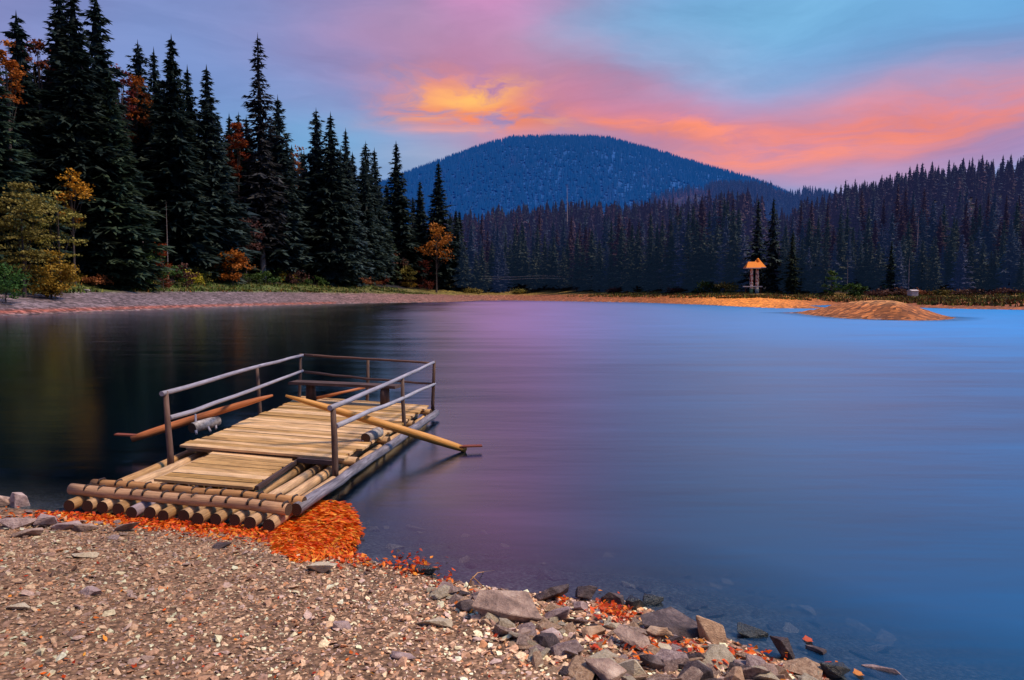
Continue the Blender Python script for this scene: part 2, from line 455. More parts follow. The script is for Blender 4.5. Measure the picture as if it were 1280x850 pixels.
# ground cover colours per vertex: gravel, beach stones, orange sand, grass, forest soil, lake bed
def C(*a): return np.array(a)[None, :]
nz = fbm(X / 6, Y / 6, 11)[:, None]; nz2 = fbm(X / 25, Y / 25, 17)[:, None]
gravel = C(.37, .215, .13) * (.8 + .5 * nz)
warm = smooth01((gpx - 250) / 600)[:, None]
stones = (C(.14, .105, .12) * (1 - warm) + C(.27, .082, .024) * warm) * (.75 + .5 * nz)
orange = C(.30, .098, .024) * (.8 + .4 * nz)
grass = (C(.075, .10, .028) * (1 - warm) + C(.21, .13, .035) * warm) * (.5 + nz) + C(.09, .045, .01) * np.clip(nz2 - .4, 0, 1)
soil = C(.018, .016, .022) * (.7 + .6 * nz)
tb = smooth01((df / gw1 - .82 + .3 * (nz[:, 0] - .5)) / .25)[:, None]
ts = smooth01((df - gw1 - gw2 + 2) / 4)[:, None]
red = (smooth01(1 - np.abs(df - 1.6) / 1.6) * (gpx < 420))[:, None]
stones = stones * (1 - .7 * red) + C(.33, .07, .025) * .7 * red
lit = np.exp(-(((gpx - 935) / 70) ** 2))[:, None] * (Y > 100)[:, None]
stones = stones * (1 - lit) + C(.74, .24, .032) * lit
far = stones * (1 - tb) + grass * tb
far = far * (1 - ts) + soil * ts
isl = orange * 1.15 * (1 - smooth01((gz - 1.3) / .4))[:, None] + C(.44, .19, .06) * smooth01((gz - 1.3) / .4)[:, None]
isl = isl * (.55 + .45 * smooth01(gdi / 2.0))[:, None]
mtc = C(.008, .085, .30) * (.8 + .4 * nz)  # haze over the mountain painted into its blue ground colour
h2c = C(.02, .04, .11) + C(.10, .02, .03) * np.clip(nz2 - .35, 0, 1)  # haze blue put into the hill colour, with reddish clearings
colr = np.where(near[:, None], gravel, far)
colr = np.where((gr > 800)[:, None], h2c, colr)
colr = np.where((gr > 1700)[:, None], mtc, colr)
colr = np.where(gii[:, None], isl, colr)
bedc = C(.16, .12, .095) * (.6 + .8 * nz) * np.exp(gz * 1.2)[:, None] + C(.004, .012, .03)
colr = np.where((gz < .0)[:, None], bedc, colr)
def ground_mat():
    m, t, out = material('ground_cover')
    ob = t.n('ShaderNodeTexCoord').outputs['Object']
    base = t.attr('cover', 'Color')
    geo = t.attr('scale')                               # 1 close by, 0 far off
    v1 = t.n('ShaderNodeTexVoronoi', {'Vector': ob, 'Scale': 26.0})
    v2 = t.n('ShaderNodeTexVoronoi', {'Vector': ob, 'Scale': 60.0})
    n = t.noise(ob, 3.0, 6, .6)
    fine = t.ramp(v1.outputs['Color'], [(0, .35), (.5, .9), (1, 1.7)])
    fine2 = t.ramp(v2.outputs['Color'], [(0, .5), (1, 1.5)])
    tn = t.mix(.5, fine, fine2)
    dk = t.ramp(v1.outputs['Distance'], [(.15, 1.0), (.75, .35)])
    tn = t.mix(1.0, tn, dk, 'MULTIPLY')
    cl = t.mix(1.0, base, tn, 'MULTIPLY')
    cl = t.mix(1.0, cl, t.ramp(n, [(.3, .65), (.7, 1.35)]), 'MULTIPLY')
    v3 = t.n('ShaderNodeTexVoronoi', {'Vector': ob, 'Scale': 2.0})
    n3 = t.noise(ob, .5, 8, .75)
    fr = t.mix(1.0, base, t.ramp(v3.outputs['Color'], [(0, .25), (.5, .8), (1, 2.4)]), 'MULTIPLY')
    fr = t.mix(1.0, fr, t.ramp(n3, [(.3, .55), (.7, 1.5)]), 'MULTIPLY')
    c = t.mix(geo, fr, cl)
    h = t.math('MULTIPLY', t.math('SUBTRACT', 1.0, v1.outputs['Distance']), geo)
    principled(t, out, c, .85, t.bump(h, .8, .02), .2)
    return m
M['ground'] = ground_mat()
me = mesh_np('ground', np.stack([X, Y, gz], -1), grid_faces(len(rad), len(ang), True), M['ground'], True,
             {'cover': ('POINT', colr), 'scale': ('POINT', smooth01(1 - (np.hypot(X, Y) - 12) / 20))})
tag(link('ground', me), kind='structure')

# ------------------------------------------------------------------ water
def water_mat():
    m, t, out = material('lake_water')
    ob = t.n('ShaderNodeTexCoord').outputs['Object']
    dep = t.attr('depth')
    opac = t.math('SUBTRACT', 1.0, t.math('EXPONENT', t.math('MULTIPLY', dep, -2.4)))
    w1 = t.noise(t.mapping(ob, (.12, .5, 1)), 1.0, 4, .55)
    w2 = t.noise(t.mapping(ob, (.9, 2.6, 1)), 1.0, 3, .5)
    bmp = t.bump(t.math('ADD', t.math('MULTIPLY', w1, 1.0), t.math('MULTIPLY', w2, .12)), .045, .5)
    face = t.n('ShaderNodeLayerWeight', {'Blend': .5}).outputs['Facing']
    refl = t.ramp(face, [(0, .04), (.5, .17), (.72, .42), (.86, .80), (.96, .98)])
    body = t.n('ShaderNodeBsdfDiffuse', {'Color': (.0012, .006, .016, 1)})
    clear = t.n('ShaderNodeBsdfTransparent', {'Color': (.62, .74, .80, 1)})
    mx = t.n('ShaderNodeMixShader', {0: opac, 1: clear.outputs[0], 2: body.outputs[0]})
    gl = t.n('ShaderNodeBsdfGlossy', {'Color': (.68, .86, 1, 1), 'Roughness': t.math('MULTIPLY_ADD', t.attr('ruffled'), .31, t.ramp(w1, [(.3, .13), (.7, .19)])), 'Normal': bmp}, distribution='BECKMANN')
    edge = t.math('MULTIPLY', refl, t.math('MULTIPLY_ADD', t.math('MINIMUM', t.math('MULTIPLY', dep, 3.0), 1.0), .55, .45))
    mx2 = t.n('ShaderNodeMixShader', {0: edge, 1: mx.outputs[0], 2: gl.outputs[0]})
    t.t.links.new(mx2.outputs[0], out.inputs[0])
    return m
M['water'] = water_mat()
wr = np.concatenate([np.geomspace(2.0, 12, 90), np.geomspace(12, 460, 130)[1:]])
wa = np.linspace(-80, 110, 520) * math.pi / 180
WX, WY = ring_grid(wr, wa)
wz = height(WX.ravel(), WY.ravel())
Fw = grid_faces(len(wr), len(wa))
keep = (wz[Fw] < .02).any(1) & (WX.ravel()[Fw] ** 2 + WY.ravel()[Fw] ** 2 > 0).all(1)
Fw = Fw[keep]
# the wood shelters the water on its side; the open lake is ruffled by the wind
_x, _y = WX.ravel(), WY.ravel()
ruff = smooth01((_x + .36 * _y + (fbm(_x / 9, _y / 30, 44) - .5) * .10 * _y) / (.42 * _y + 1.5)) * (.62 + .38 * smooth01((_y - 4) / 50))
used = np.unique(Fw); ruff = ruff[used]; remap = np.full(len(wz), -1); remap[used] = np.arange(len(used))
me = mesh_np('lake_water', np.stack([WX.ravel()[used], WY.ravel()[used], np.zeros(len(used))], -1), remap[Fw][:, ::-1], M['water'], True,
             {'depth': ('POINT', np.maximum(0, -wz[used])), 'ruffled': ('POINT', ruff)})
tag(link('lake_water', me), kind='structure')

# ------------------------------------------------------------------ foliage meshes
def merge(parts):
    V, Fs, o = [], [], 0
    for v, f in parts:
        V.append(v); Fs.append(f + o); o += len(v)
    return np.vstack(V), np.vstack(Fs)
def spruce_np(h, rr, nwh, nbr, nsp, seed, base=.06, droop=.35, ragged=.25, fat=1.0, power=.85, heart=.5):
    """needle sprays of one spruce: a triangle soup; returns verts, tris, shade"""
    g = np.random.default_rng(seed)
    V, S = [], []
    hs = base + (1 - base) * (np.arange(nwh) + g.uniform(-.4, .4, nwh)) / nwh
    asym = g.uniform(.85, 1.15, 8)
    for t in hs:
        t = min(max(t, base * .8), .995)
        rel = (t - base) / (1 - base)
        L0 = rr * (max(1 - rel, 0.015) ** power) * (1 - .35 * max(0, .18 - rel) / .18)
        nb = max(4, int(nbr * (.45 + .55 * (1 - rel))))
        gap = g.uniform(1 - ragged, 1 + ragged)
        ph = g.uniform(0, 6.28)
        for b in range(nb):
            tb_ = min(max(t + g.uniform(-.75, .75) / nwh, base * .7), .99)
            a = ph + 6.283 * (b + g.uniform(-.3, .3)) / nb
            L = L0 * gap * g.uniform(1 - ragged * 1.3, 1.08) * asym[int(a / .785) % 8]
            ns = max(3, int(nsp * (.35 + .65 * (L / rr))))
            s = np.sqrt(g.uniform(.02, 1, ns)) if ns > 4 else g.uniform(.1, 1, ns)
            dr = droop * g.uniform(.6, 1.3) * (1.15 - rel * .9)
            # the branch line: falls, then lifts at its tip
            zc = h * tb_ + L * (-dr * s + .45 * dr * s ** 3) + (rel ** 2) * L * s * .5
            dx, dy = math.cos(a), math.sin(a)
            P = np.stack([dx * L * s, dy * L * s, zc], -1)
            side = g.choice([-1, 1], ns) * g.uniform(.1, 1.0, ns)
            ln = (L * .34 + .020 * h) * g.uniform(.55, 1.2, ns) * (1.2 - .55 * s)
            out = np.stack([dx * .75 - dy * side * .8, dy * .75 + dx * side * .8, g.uniform(-.65, .05, ns)], -1)
            out /= np.linalg.norm(out, axis=1)[:, None]
            T = P + out * ln[:, None]
            w = ln * .26 * fat
            perp = np.stack([-out[:, 1], out[:, 0], g.uniform(-.6, .6, ns)], -1)
            A = P + perp * w[:, None]; B = P - perp * w[:, None]
            V.append(np.stack([A, B, T], 1).reshape(-1, 3))
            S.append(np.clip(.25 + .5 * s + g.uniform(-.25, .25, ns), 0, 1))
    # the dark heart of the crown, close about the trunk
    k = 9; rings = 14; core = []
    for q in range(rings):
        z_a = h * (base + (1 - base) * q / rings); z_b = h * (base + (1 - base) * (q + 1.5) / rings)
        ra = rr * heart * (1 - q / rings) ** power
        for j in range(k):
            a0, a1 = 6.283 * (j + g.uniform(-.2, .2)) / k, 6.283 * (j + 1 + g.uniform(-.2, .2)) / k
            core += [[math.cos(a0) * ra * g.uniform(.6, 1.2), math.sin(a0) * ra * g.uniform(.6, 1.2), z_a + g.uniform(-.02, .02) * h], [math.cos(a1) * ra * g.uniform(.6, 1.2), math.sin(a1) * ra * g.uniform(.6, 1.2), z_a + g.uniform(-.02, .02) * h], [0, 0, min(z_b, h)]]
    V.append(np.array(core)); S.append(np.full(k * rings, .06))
    # leader
    V.append(np.array([[-.05 * rr, 0, h * .95], [.05 * rr, 0, h * .95], [0, 0, h * 1.02], [0, -.05 * rr, h * .95], [0, .05 * rr, h * .95], [0, 0, h * 1.02]]))
    S.append(np.array([.4, .4]))
    V = np.vstack(V)
    return V, np.arange(len(V)).reshape(-1, 3), np.concatenate(S)
def trunk_np(h, r, seed, twigs=0, tlen=1.0, tz=(.05, .3), top=.97, n=7):
    g = np.random.default_rng(seed)
    parts = []
    k = 7
    zz = np.linspace(-.02, top, k) * h
    cx = np.cumsum(g.uniform(-.003, .003, k)) * h
    V = []
    for i in range(k):
        rr = r * (1 - i / (k - 1)) ** .8 + r * .05 + (r * .35 if i == 0 else 0)
        for j in range(n):
            V.append((cx[i] + math.cos(6.283 * j / n) * rr, math.sin(6.283 * j / n) * rr, zz[i]))
    V = np.array(V)
    Fq = grid_faces(k, n, True)
    Ft = np.vstack([Fq[:, [0, 1, 2]], Fq[:, [0, 2, 3]]])
    parts.append((V, Ft))
    for q in range(twigs):
        z = g.uniform(*tz) * h; a = g.uniform(0, 6.28); L = tlen * g.uniform(.4, 1)
        p = np.array([cx[3], 0, z]); d = np.array([math.cos(a), math.sin(a), g.uniform(-.35, .15)])
        e = p + d * L; s = np.array([-d[1], d[0], 0]) * r * .10; u = np.array([0, 0, r * .10])
        parts.append((np.array([p - s, p + s, p + u, e]), np.array([[0, 1, 3], [1, 2, 3], [2, 0, 3]])))
    return merge(parts)
def broadleaf_np(h, rx, seed, nclump=26, nleaf=60, ls=.35, z0=.35, flat=1.0, up=.5):
    """leaves gathered in clumps over a lumpy crown; returns verts, tris, shade, and the clump centres for the limbs"""
    g = np.random.default_rng(seed)
    V, S, Cn = [], [], []
    for c in range(nclump):
        while True:
            q = g.uniform(-1, 1, 3)
            if .25 < np.linalg.norm(q) < 1: break
        tz = (q[2] + 1) / 2
        wide = math.sin(math.pi * min(1, .18 + .8 * tz)) ** .7
        cc = np.array([q[0] * rx * wide, q[1] * rx * wide, h * (z0 + (1 - z0) * tz)])
        Cn.append(cc)
        cr = rx * g.uniform(.22, .42)
        n = int(nleaf * g.uniform(.6, 1.3))
        P = cc + g.normal(0, .5, (n, 3)) * np.array([cr, cr, cr * .55 * flat])
        d = g.normal(0, 1, (n, 3)); d[:, 2] *= .6; d /= np.linalg.norm(d, axis=1)[:, None]
        e = np.cross(d, g.normal(0, 1, (n, 3))); e /= np.linalg.norm(e, axis=1)[:, None] + 1e-9
        l = ls * g.uniform(.6, 1.3, n)[:, None]
        A = P - d * l * .5; B = P + e * l * .38; T = P + d * l * .5; D = P - e * l * .38
        V.append(np.stack([A, B, T, A, T, D], 1).reshape(-1, 3))
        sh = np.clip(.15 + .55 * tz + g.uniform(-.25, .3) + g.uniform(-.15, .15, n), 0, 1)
        S.append(np.repeat(sh, 2))
    V = np.vstack(V)
    return V, np.arange(len(V)).reshape(-1, 3), np.concatenate(S), Cn
def limbs_np(h, r, Cn, z0, seed):
    g = np.random.default_rng(seed)
    parts = [trunk_np(h * .85, r, seed)]
    for c in Cn[:10]:
        p = np.array([0, 0, h * (z0 * .7 + .3 * g.uniform(0, 1) * c[2] / h)])
        d = c - p; d /= np.linalg.norm(d) + 1e-9
        s = np.cross(d, [0, 0, 1.0]); s /= np.linalg.norm(s) + 1e-9
        u = np.cross(s, d)
        w = r * .38
        parts.append((np.array([p - s * w, p + s * w, p + u * w, c - s * w * .2, c + s * w * .2, c + u * w * .2]),
                      np.array([[0, 1, 4], [0, 4, 3], [1, 2, 5], [1, 5, 4], [2, 0, 3], [2, 3, 5]])))
    return merge(parts)

def face_attr(S): return {'shade': ('FACE', S)}
# near spruces: several prototype meshes
NEARP = []
for i, (rr, nw, nb, ns, base, droop, rag) in enumerate([(6.3, 58, 12, 24, .05, .55, .30), (7.0, 56, 13, 24, .04, .5, .26), (5.7, 60, 12, 22, .08, .65, .34), (7.6, 54, 13, 24, .03, .45, .28)]):
    V, Ft, S = spruce_np(40, rr, nw, nb, ns, 100 + i, base, droop, rag, 1.1, [.8, .92, .7, .86][i])
    NEARP.append((V, Ft, S, trunk_np(40, .42, 200 + i, 14, 2.4, (.02, .16))))
V, Ft, S = spruce_np(40, 3.7, 64, 10, 17, 131, .15, .8, .45, .9, .66, .22)
THIN = (V, Ft, S, trunk_np(40, .40, 231, 30, 2.2, (.03, .3)))
FARP = []
for i, (rr, base) in enumerate([(4.0, .05), (4.6, .07), (3.6, .10), (4.2, .04), (4.9, .06)]):
    V, Ft, S = spruce_np(28, rr, 36, 9, 11, 300 + i, base, .5, .3, 1.25, .8, .55)
    FARP.append((V, Ft, S, trunk_np(28, .26, 330 + i, 8, 1.5, (.03, .2))))
_mesh_cache = {}
def spruce(name, proto, key, mat, loc, h, wide=1.0, label=None, group=None, bark='bark', h0=40.0, cat='tree'):
    k = (key, mat, bark)
    if k not in _mesh_cache:
        V, Ft, S, (tv, tf) = proto
        _mesh_cache[k] = (mesh_np('crown', V, Ft, M[mat], False, face_attr(S)), mesh_np('trunk', tv, tf, M[bark], True))
    root = empty(name, loc, random.uniform(0, 6.28), label, cat, group)
    s = h / h0
    root.scale = (s * wide, s * wide, s)
    for nm, me in zip(('crown', 'trunk'), _mesh_cache[k]):
        link(nm, me, root)
    return root

# ------------------------------------------------------------------ the wood on the gravel bank (each tree by its top in the photograph and its distance)
PACK = 'spruces packed behind the front row of the gravel bank'
def shore_depth(px):
    """distance of the far tree line along one bearing"""
    best = None
    d = ray(px, HY)
    t = np.linspace(60, 420, 1400)
    zz, _, dff, lk, nr, *_r = height(d[0] * t, d[1] * t, True)
    w1, w2 = _r[1], _r[2]
    land = (~lk) & (dff > w1 + w2 - 2) & (~nr)
    return t[np.argmax(land)]
_line = {}
def bank_depth(px, Yold):
    """the tree line of the gravel bank along one bearing, plus how far behind it the tree stands"""
    k = round(px / 10)
    if k not in _line:
        _line[k] = solve_depth(k * 10, np.interp(k * 10, [-60, 100, 330, 420, 480, 560, 600], [354, 354, 349, 353, 356, 358.5, 359.5]))
    return _line[k] + (Yold - np.interp(px, [-20, 100, 200, 330, 400, 500, 570], [100, 108, 116, 126, 148, 186, 226])) * 1.25
near_trees = [
    # px top, py top, depth, proto, width, material, label
    (322, 45, 128, 4, 1.0, 'spruce_bare', 'tallest thin spruce with a long bare pale trunk at the bank edge'),
    (90, -12, 112, 0, 1.0, 'spruce', 'towering dark spruce whose tip is cut by the top of the photo'),
    (72, -26, 122, 3, .9, 'spruce', 'spruce behind the towering one, its tip lost above the photo'),
    (119, -4, 126, 2, 1.0, 'spruce', 'slim ragged spruce just touching the top of the photo'),
    (136, 92, 106, 1, 1.1, 'spruce_green', 'broad green tinged spruce standing in front of the towering ones'),
    (20, 17, 116, 2, 1.0, 'spruce', 'pointed spruce at the edge of the photo above the olive tree'),
    (-14, 40, 100, 1, 1.0, 'spruce_green', 'greenish spruce half cut by the edge of the photo'),
    (172, 53, 140, 2, .95, 'spruce', 'spruce with small pointed tip rising beside the orange crown'),
    (192, 62, 142, 0, .8, 'spruce', 'narrow spruce pressed against a taller double topped one'),
    (214, 46, 128, 3, .95, 'spruce', 'tall full spruce with a bushy double top'),
    (234, 84, 132, 0, .85, 'spruce', 'slightly shorter spruce leaning on the bushy double topped one'),
    (258, 84, 124, 1, 1.0, 'spruce', 'dense dark spruce with an even cone and black skirt'),
    (347, 121, 134, 0, 1.05, 'spruce', 'dark spruce standing close behind the tall bare trunked one'),
    (395, 137, 152, 2, 1.0, 'spruce', 'first of two spiky spruces with twin tips'),
    (413, 142, 150, 0, 1.0, 'spruce', 'second of two spiky spruces, its skirt reaching the grass'),
    (432, 162, 158, 1, .9, 'spruce', 'stocky spruce filling the gap behind the twin tips'),
    (457, 178, 180, 2, 1.0, 'spruce', 'smaller spruce beyond the twin tips with a thin crown'),
    (468, 186, 186, 0, .9, 'spruce', 'dark spruce just before the white notice board'),
    (495, 178, 192, 1, 1.05, 'spruce', 'wide spruce with a single sharp top beyond the notice board'),
    (525, 226, 215, 3, .9, 'spruce', 'short dense spruce in the dip between two taller ones'),
    (548, 203, 212, 1, 1.0, 'spruce', 'last tall spruce of the bank, above the golden tree'),
    (570, 262, 235, 0, .9, 'spruce', 'low spruce ending the bank beside the leaning poles'),
    (298, 142, 150, 2, .9, 'spruce', 'spruce hidden behind the orange crown near the bare trunk'),
    (380, 190, 160, 1, .9, 'spruce', 'low spruce in the gap before the twin tips'),
]
for (px, py, Yd, pi, wd, mt, lb) in near_trees:
    Yd = bank_depth(px, Yd)
    p = atd(px, py, Yd)
    gzv = hz(p.x, Yd)
    pr = THIN if pi == 4 else NEARP[pi]
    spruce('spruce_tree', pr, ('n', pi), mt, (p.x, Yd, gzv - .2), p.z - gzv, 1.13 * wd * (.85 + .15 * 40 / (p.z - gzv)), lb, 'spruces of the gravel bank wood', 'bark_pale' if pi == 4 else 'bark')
g = np.random.default_rng(41)
for k in range(64):
    px = -60 + 640 * (k + g.uniform(0, 1)) / 64
    Yd = bank_depth(px, np.interp(px, [-60, 120, 330, 450, 580], [112, 122, 140, 176, 236])) + g.uniform(0, 34)
    top = np.interp(px, [-60, 0, 50, 120, 160, 290, 300, 360, 380, 430, 470, 530, 580], [50, 60, 34, 40, 100, 104, 128, 148, 168, 172, 198, 230, 256]) + g.uniform(0, 48)
    p = atd(px, top, Yd)
    gzv = hz(p.x, Yd)
    pi = int(g.integers(0, 4))
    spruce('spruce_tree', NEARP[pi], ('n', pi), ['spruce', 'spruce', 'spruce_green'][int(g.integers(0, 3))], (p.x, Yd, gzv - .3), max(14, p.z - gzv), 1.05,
           'dark spruce crowded deep inside the wood behind the gravel bank', PACK)

def broadleaf(name, px, py_top, py_base, Yd, rx, mat, label, z0=.35, ls=.35, ncl=26, nl=60, bark='bark', cat='tree', trunk=True, group=None, flat=1.0, base_z=None):
    Y0 = Yd
    Yd = bank_depth(px, Yd) + (2 if z0 >= .5 else -8 if trunk else -8) if group is None else shore_depth(px) - 5
    rx, ls = rx * Yd / Y0, ls * Yd / Y0
    p = atd(px, py_top, Yd)
    gzv = hz(p.x, Yd)
    h = max(1.0, p.z - gzv)
    V, Ft, S, Cn = broadleaf_np(h, rx, int(px * 7 + Yd), ncl, nl, ls, z0, flat)
    root = empty(name, (p.x, Yd, gzv), 0, label, cat, group)
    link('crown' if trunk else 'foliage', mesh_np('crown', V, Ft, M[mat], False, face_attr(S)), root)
    tv, tf = limbs_np(h, max(.06, h * .012), Cn, z0, int(px))
    link('trunk' if trunk else 'stem', mesh_np('trunk', tv, tf, M[bark], True), root)
    return root
broadleaf('broadleaf_tree', 24, 212, 352, 97, 3.7, 'olive', 'tall olive and gold leaved tree at the edge of the photo', .12, .36, 95, 80, flat=.4)
broadleaf('broadleaf_tree', 70, 225, None, 99, 3.4, 'olive', 'sparse olive tree with bare lower twigs beside the gold one', .2, .36, 50, 40, flat=.4)
broadleaf('yellow_bush', 62, 312, None, 95, 3.0, 'yellow', 'bright yellow bush hanging over the gravel bank', .05, .34, 44, 110, cat='bush', trunk=False)
broadleaf('broadleaf_tree', 88, 212, None, 103, 2.8, 'orange', 'ochre crown glowing between the olive tree and the green spruce', .55, .42, 18, 45)
broadleaf('broadleaf_tree', 168, 92, None, 134, 3.2, 'orange', 'bright orange crown high between two dark spruces', .62, .5, 26, 60)
broadleaf('broadleaf_tree', 146, 70, None, 132, 2.6, 'red', 'rust red crown beside the bright orange one', .66, .5, 18, 45)
broadleaf('broadleaf_tree', 6, 44, None, 110, 2.8, 'orange', 'orange top showing above the green spruce at the photo edge', .7, .5, 18, 50)
broadleaf('broadleaf_tree', 46, 38, None, 120, 3.0, 'red', 'red brown crown between the spruce tips at the photo edge', .66, .5, 18, 45)
broadleaf('broadleaf_tree', 296, 150, None, 140, 2.6, 'orange', 'orange crown squeezed beside the tall bare trunked spruce', .58, .5, 26, 60)
broadleaf('broadleaf_tree', 372, 178, None, 165, 2.8, 'red', 'mauve red crown between the bare trunked spruce and the twin tips', .5, .5, 20, 45)
broadleaf('broadleaf_tree', 306, 262, None, 128, 3.2, 'shrub_brown', 'brown leaved tree at the foot of the bare trunked spruce', .35, .42, 24, 50)
broadleaf('orange_bush', 290, 308, None, 118, 3.0, 'orange', 'vivid orange bush on the grass near the pale trunk', .1, .36, 28, 60, cat='bush', trunk=False)
broadleaf('green_bush', 175, 303, None, 107, 3.4, 'green', 'rounded green bush sloping down to the grass', .03, .34, 34, 70, cat='bush', trunk=False)
broadleaf('orange_bush', 202, 298, None, 113, 1.8, 'orange', 'small orange bush half hidden beside the green one', .2, .34, 16, 40, cat='bush', trunk=False)
broadleaf('broadleaf_tree', 458, 316, None, 190, 3.0, 'yellow', 'small yellow green tree with thin stem by the notice board', .4, .45, 22, 55)
broadleaf('broadleaf_tree', 492, 312, None, 196, 3.6, 'shrub_brown', 'reddish brown small tree beyond the notice board', .15, .5, 26, 50)
broadleaf('broadleaf_tree', 508, 330, None, 192, 3.0, 'olive', 'low yellowish bushy tree above the bank grass', .1, .5, 20, 40)
broadleaf('broadleaf_tree', 545, 276, None, 205, 5.2, 'orange', 'golden orange tree with spreading branches at the end of the bank', .42, .55, 30, 45)
broadleaf('broadleaf_tree', 528, 318, None, 204, 3.0, 'red', 'dull red small tree below the golden one', .1, .5, 20, 40)
broadleaf('red_bush', 232, 330, None, 116, 2.4, 'shrub_brown', 'brownish red bush on the grass between green and orange bushes', .05, .36, 18, 40, cat='bush', trunk=False)
broadleaf('green_bush', 5, 330, None, 92, 3.0, 'green', 'dark green bush at the edge of the photo', .05, .34, 24, 60, cat='bush', trunk=False)
# low shrubs of the undergrowth along the bank
g = np.random.default_rng(58)
for k in range(30):
    px = 100 + 470 * (k + g.uniform(.1, .9)) / 30
    Yb = np.interp(px, [-20, 100, 200, 330, 400, 500, 570], [100, 108, 116, 126, 148, 186, 226]) + g.uniform(-2, 5)
    base_py = np.interp(px, [0, 100, 330, 420, 480, 560], [356, 356, 351, 355, 358, 360])
    sc = np.interp(px, [100, 560], [1.0, .62])
    o = broadleaf('shrub', px, base_py - g.uniform(9, 24) * sc, None, Yb, g.uniform(1.6, 3.0), ['green', 'olive', 'shrub_brown', 'yellow', 'green', 'red'][int(g.integers(0, 6))],
                  'low autumn shrub in the undergrowth below the spruces of the gravel bank', .05, .36, 14, 40, cat='shrub', trunk=False)
    o['group'] = 'undergrowth shrubs of the gravel bank'
# bushes beyond the lake
for (px, top, Yd, rx, mt, lb) in [(884, 351, 176, 3.6, 'green', 'round dark green bush before the far spruces'), (906, 354, 172, 4.0, 'olive', 'wide olive bush beside the round dark one'),
                                  (1068, 351, 175, 2.6, 'green', 'small green bush at the wood edge behind the sandy islet'), (1040, 338, 190, 2.2, 'green', 'upright green bush below the far spruces'),
                                  (1122, 362, 163, 3.2, 'shrub_brown', 'rusty bush beside the small white hut'), (1152, 364, 163, 3.0, 'red', 'red bush on the other side of the small white hut'),
                                  (1175, 364, 160, 3.2, 'olive', 'yellowish low bush past the small white hut'), (1215, 365, 158, 4.4, 'shrub_brown', 'mauve brown bush low on the far bank'),
                                  (1255, 366, 158, 4.0, 'shrub_brown', 'dull brown bush close to the far photo edge'), (1095, 364, 165, 3.6, 'shrub_brown', 'wide brown bush right behind the sandy islet'),
                                  (650, 361, 300, 4.0, 'olive', 'ochre bush on the far strip near the wires'), (770, 361, 262, 4.0, 'shrub_brown', 'brown bush on the far orange strip'),
                                  (590, 361, 268, 4.0, 'olive', 'small bush behind the leaning poles'), (845, 360, 205, 3.0, 'shrub_brown', 'low brown bush before the far round bushes')]:
    broadleaf('bush', px, top, None, Yd, rx, mt, lb, .02, .5, 20, 45, cat='bush', trunk=False, group='bushes along the far bank')

# ------------------------------------------------------------------ bare and dead trunks
def bare_tree(px, py_top, Yd, r, mat, label, twigs=30, tl=1.6, py_base=None):
    p = atd(px, py_top, Yd)
    z0 = hz(p.x, Yd) if py_base is None else atd(px, py_base, Yd).z
    h = p.z - z0
    o = link('bare_tree', mesh_np('bare_tree', *trunk_np(h, r, int(px), twigs, tl, (.3, .96)), M[mat], True))
    o.location = (p.x, Yd, z0)
    tag(o, label, 'tree')
bare_tree(207, 248, bank_depth(207, 112), .16, 'bark_pale', 'slender dead trunk with short twigs among the dark spruces', 24, 1.2)
bare_tree(178, 275, bank_depth(178, 114), .20, 'bark_white', 'short white snag beside the green bush', 4, .5)
bare_tree(709, 226, 380, .5, 'bark_white', 'mauve bare trunk standing out above the far wood', 40, 2.2)
bare_tree(1148, 268, 215, .28, 'bark_white', 'pale bare trunk on the slope above the islet', 30, 1.4)
bare_tree(1137, 320, shore_depth(1137), .16, 'bark_white', 'thin pale stem above the small white hut', 16, .8)
bare_tree(1060, 322, shore_depth(1060), .15, 'bark_pale', 'thin grey stem in the far wood edge', 14, .8)

# ------------------------------------------------------------------ individual spruces across the lake
taken = []
def far_spruce(px, Yd, h, label, group, mat, wide=1.0, pi=None):
    x = atd(px, 300, Yd).x
    z = hz(x, Yd)
    pi = int(g.integers(0, len(FARP))) if pi is None else pi
    taken.append((x, Yd))
    return spruce('spruce_tree', FARP[pi], ('f', pi), mat, (x, Yd, z - .2), h, wide, label, group, h0=28.0)
GC = 'spruces of the front rows across the lake'
GR = 'spruces on the slope above the inlet'
mats_c = ['far_green', 'far_green', 'far_blue', 'far_brown']
for (px, top, back, mt, pi, lb) in ((947, 249, 6, 'spruce', 1, 'first of two near black spruces rising behind the wooden shelter'),
                                    (966, 248, 4, 'spruce', 3, 'second near black spruce behind the wooden shelter, farther along the shore'),
                                    (1115, 300, -1, 'spruce_green', 1, 'lone green young spruce in front of the far dark slope'),
                                    (991, 288, -2, 'spruce_green', 4, 'olive spruce close beside the wooden shelter')):
    Yd = shore_depth(px) + back
    q = atd(px, top, Yd)
    far_spruce(px, Yd, q.z - hz(q.x, Yd), lb, None, mt, 1.1, pi)
def row(px0, px1, n, back, h0, h1, label, group, mats, ww=1.0):
    for k in range(n):
        px = px0 + (px1 - px0) * (k + g.uniform(.1, .9)) / n
        Yd = shore_depth(px) * 1.0 + back + g.uniform(-4, 10)
        far_spruce(px, Yd, g.uniform(h0, h1), label, group, mats[int(g.integers(0, len(mats)))], ww * g.uniform(.85, 1.15))
LC = 'dense dark spruce of the far wood straight across the lake'
LR = 'dusky spruce of the far wood behind the sandy islet and inlet'
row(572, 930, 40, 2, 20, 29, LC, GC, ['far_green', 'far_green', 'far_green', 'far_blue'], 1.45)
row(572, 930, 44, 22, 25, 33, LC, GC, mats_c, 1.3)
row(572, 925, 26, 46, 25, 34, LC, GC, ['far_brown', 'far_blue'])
row(972, 1300, 40, 2, 12, 19, LR, GR, ['far_green', 'far_green', 'far_blue'], 1.35)
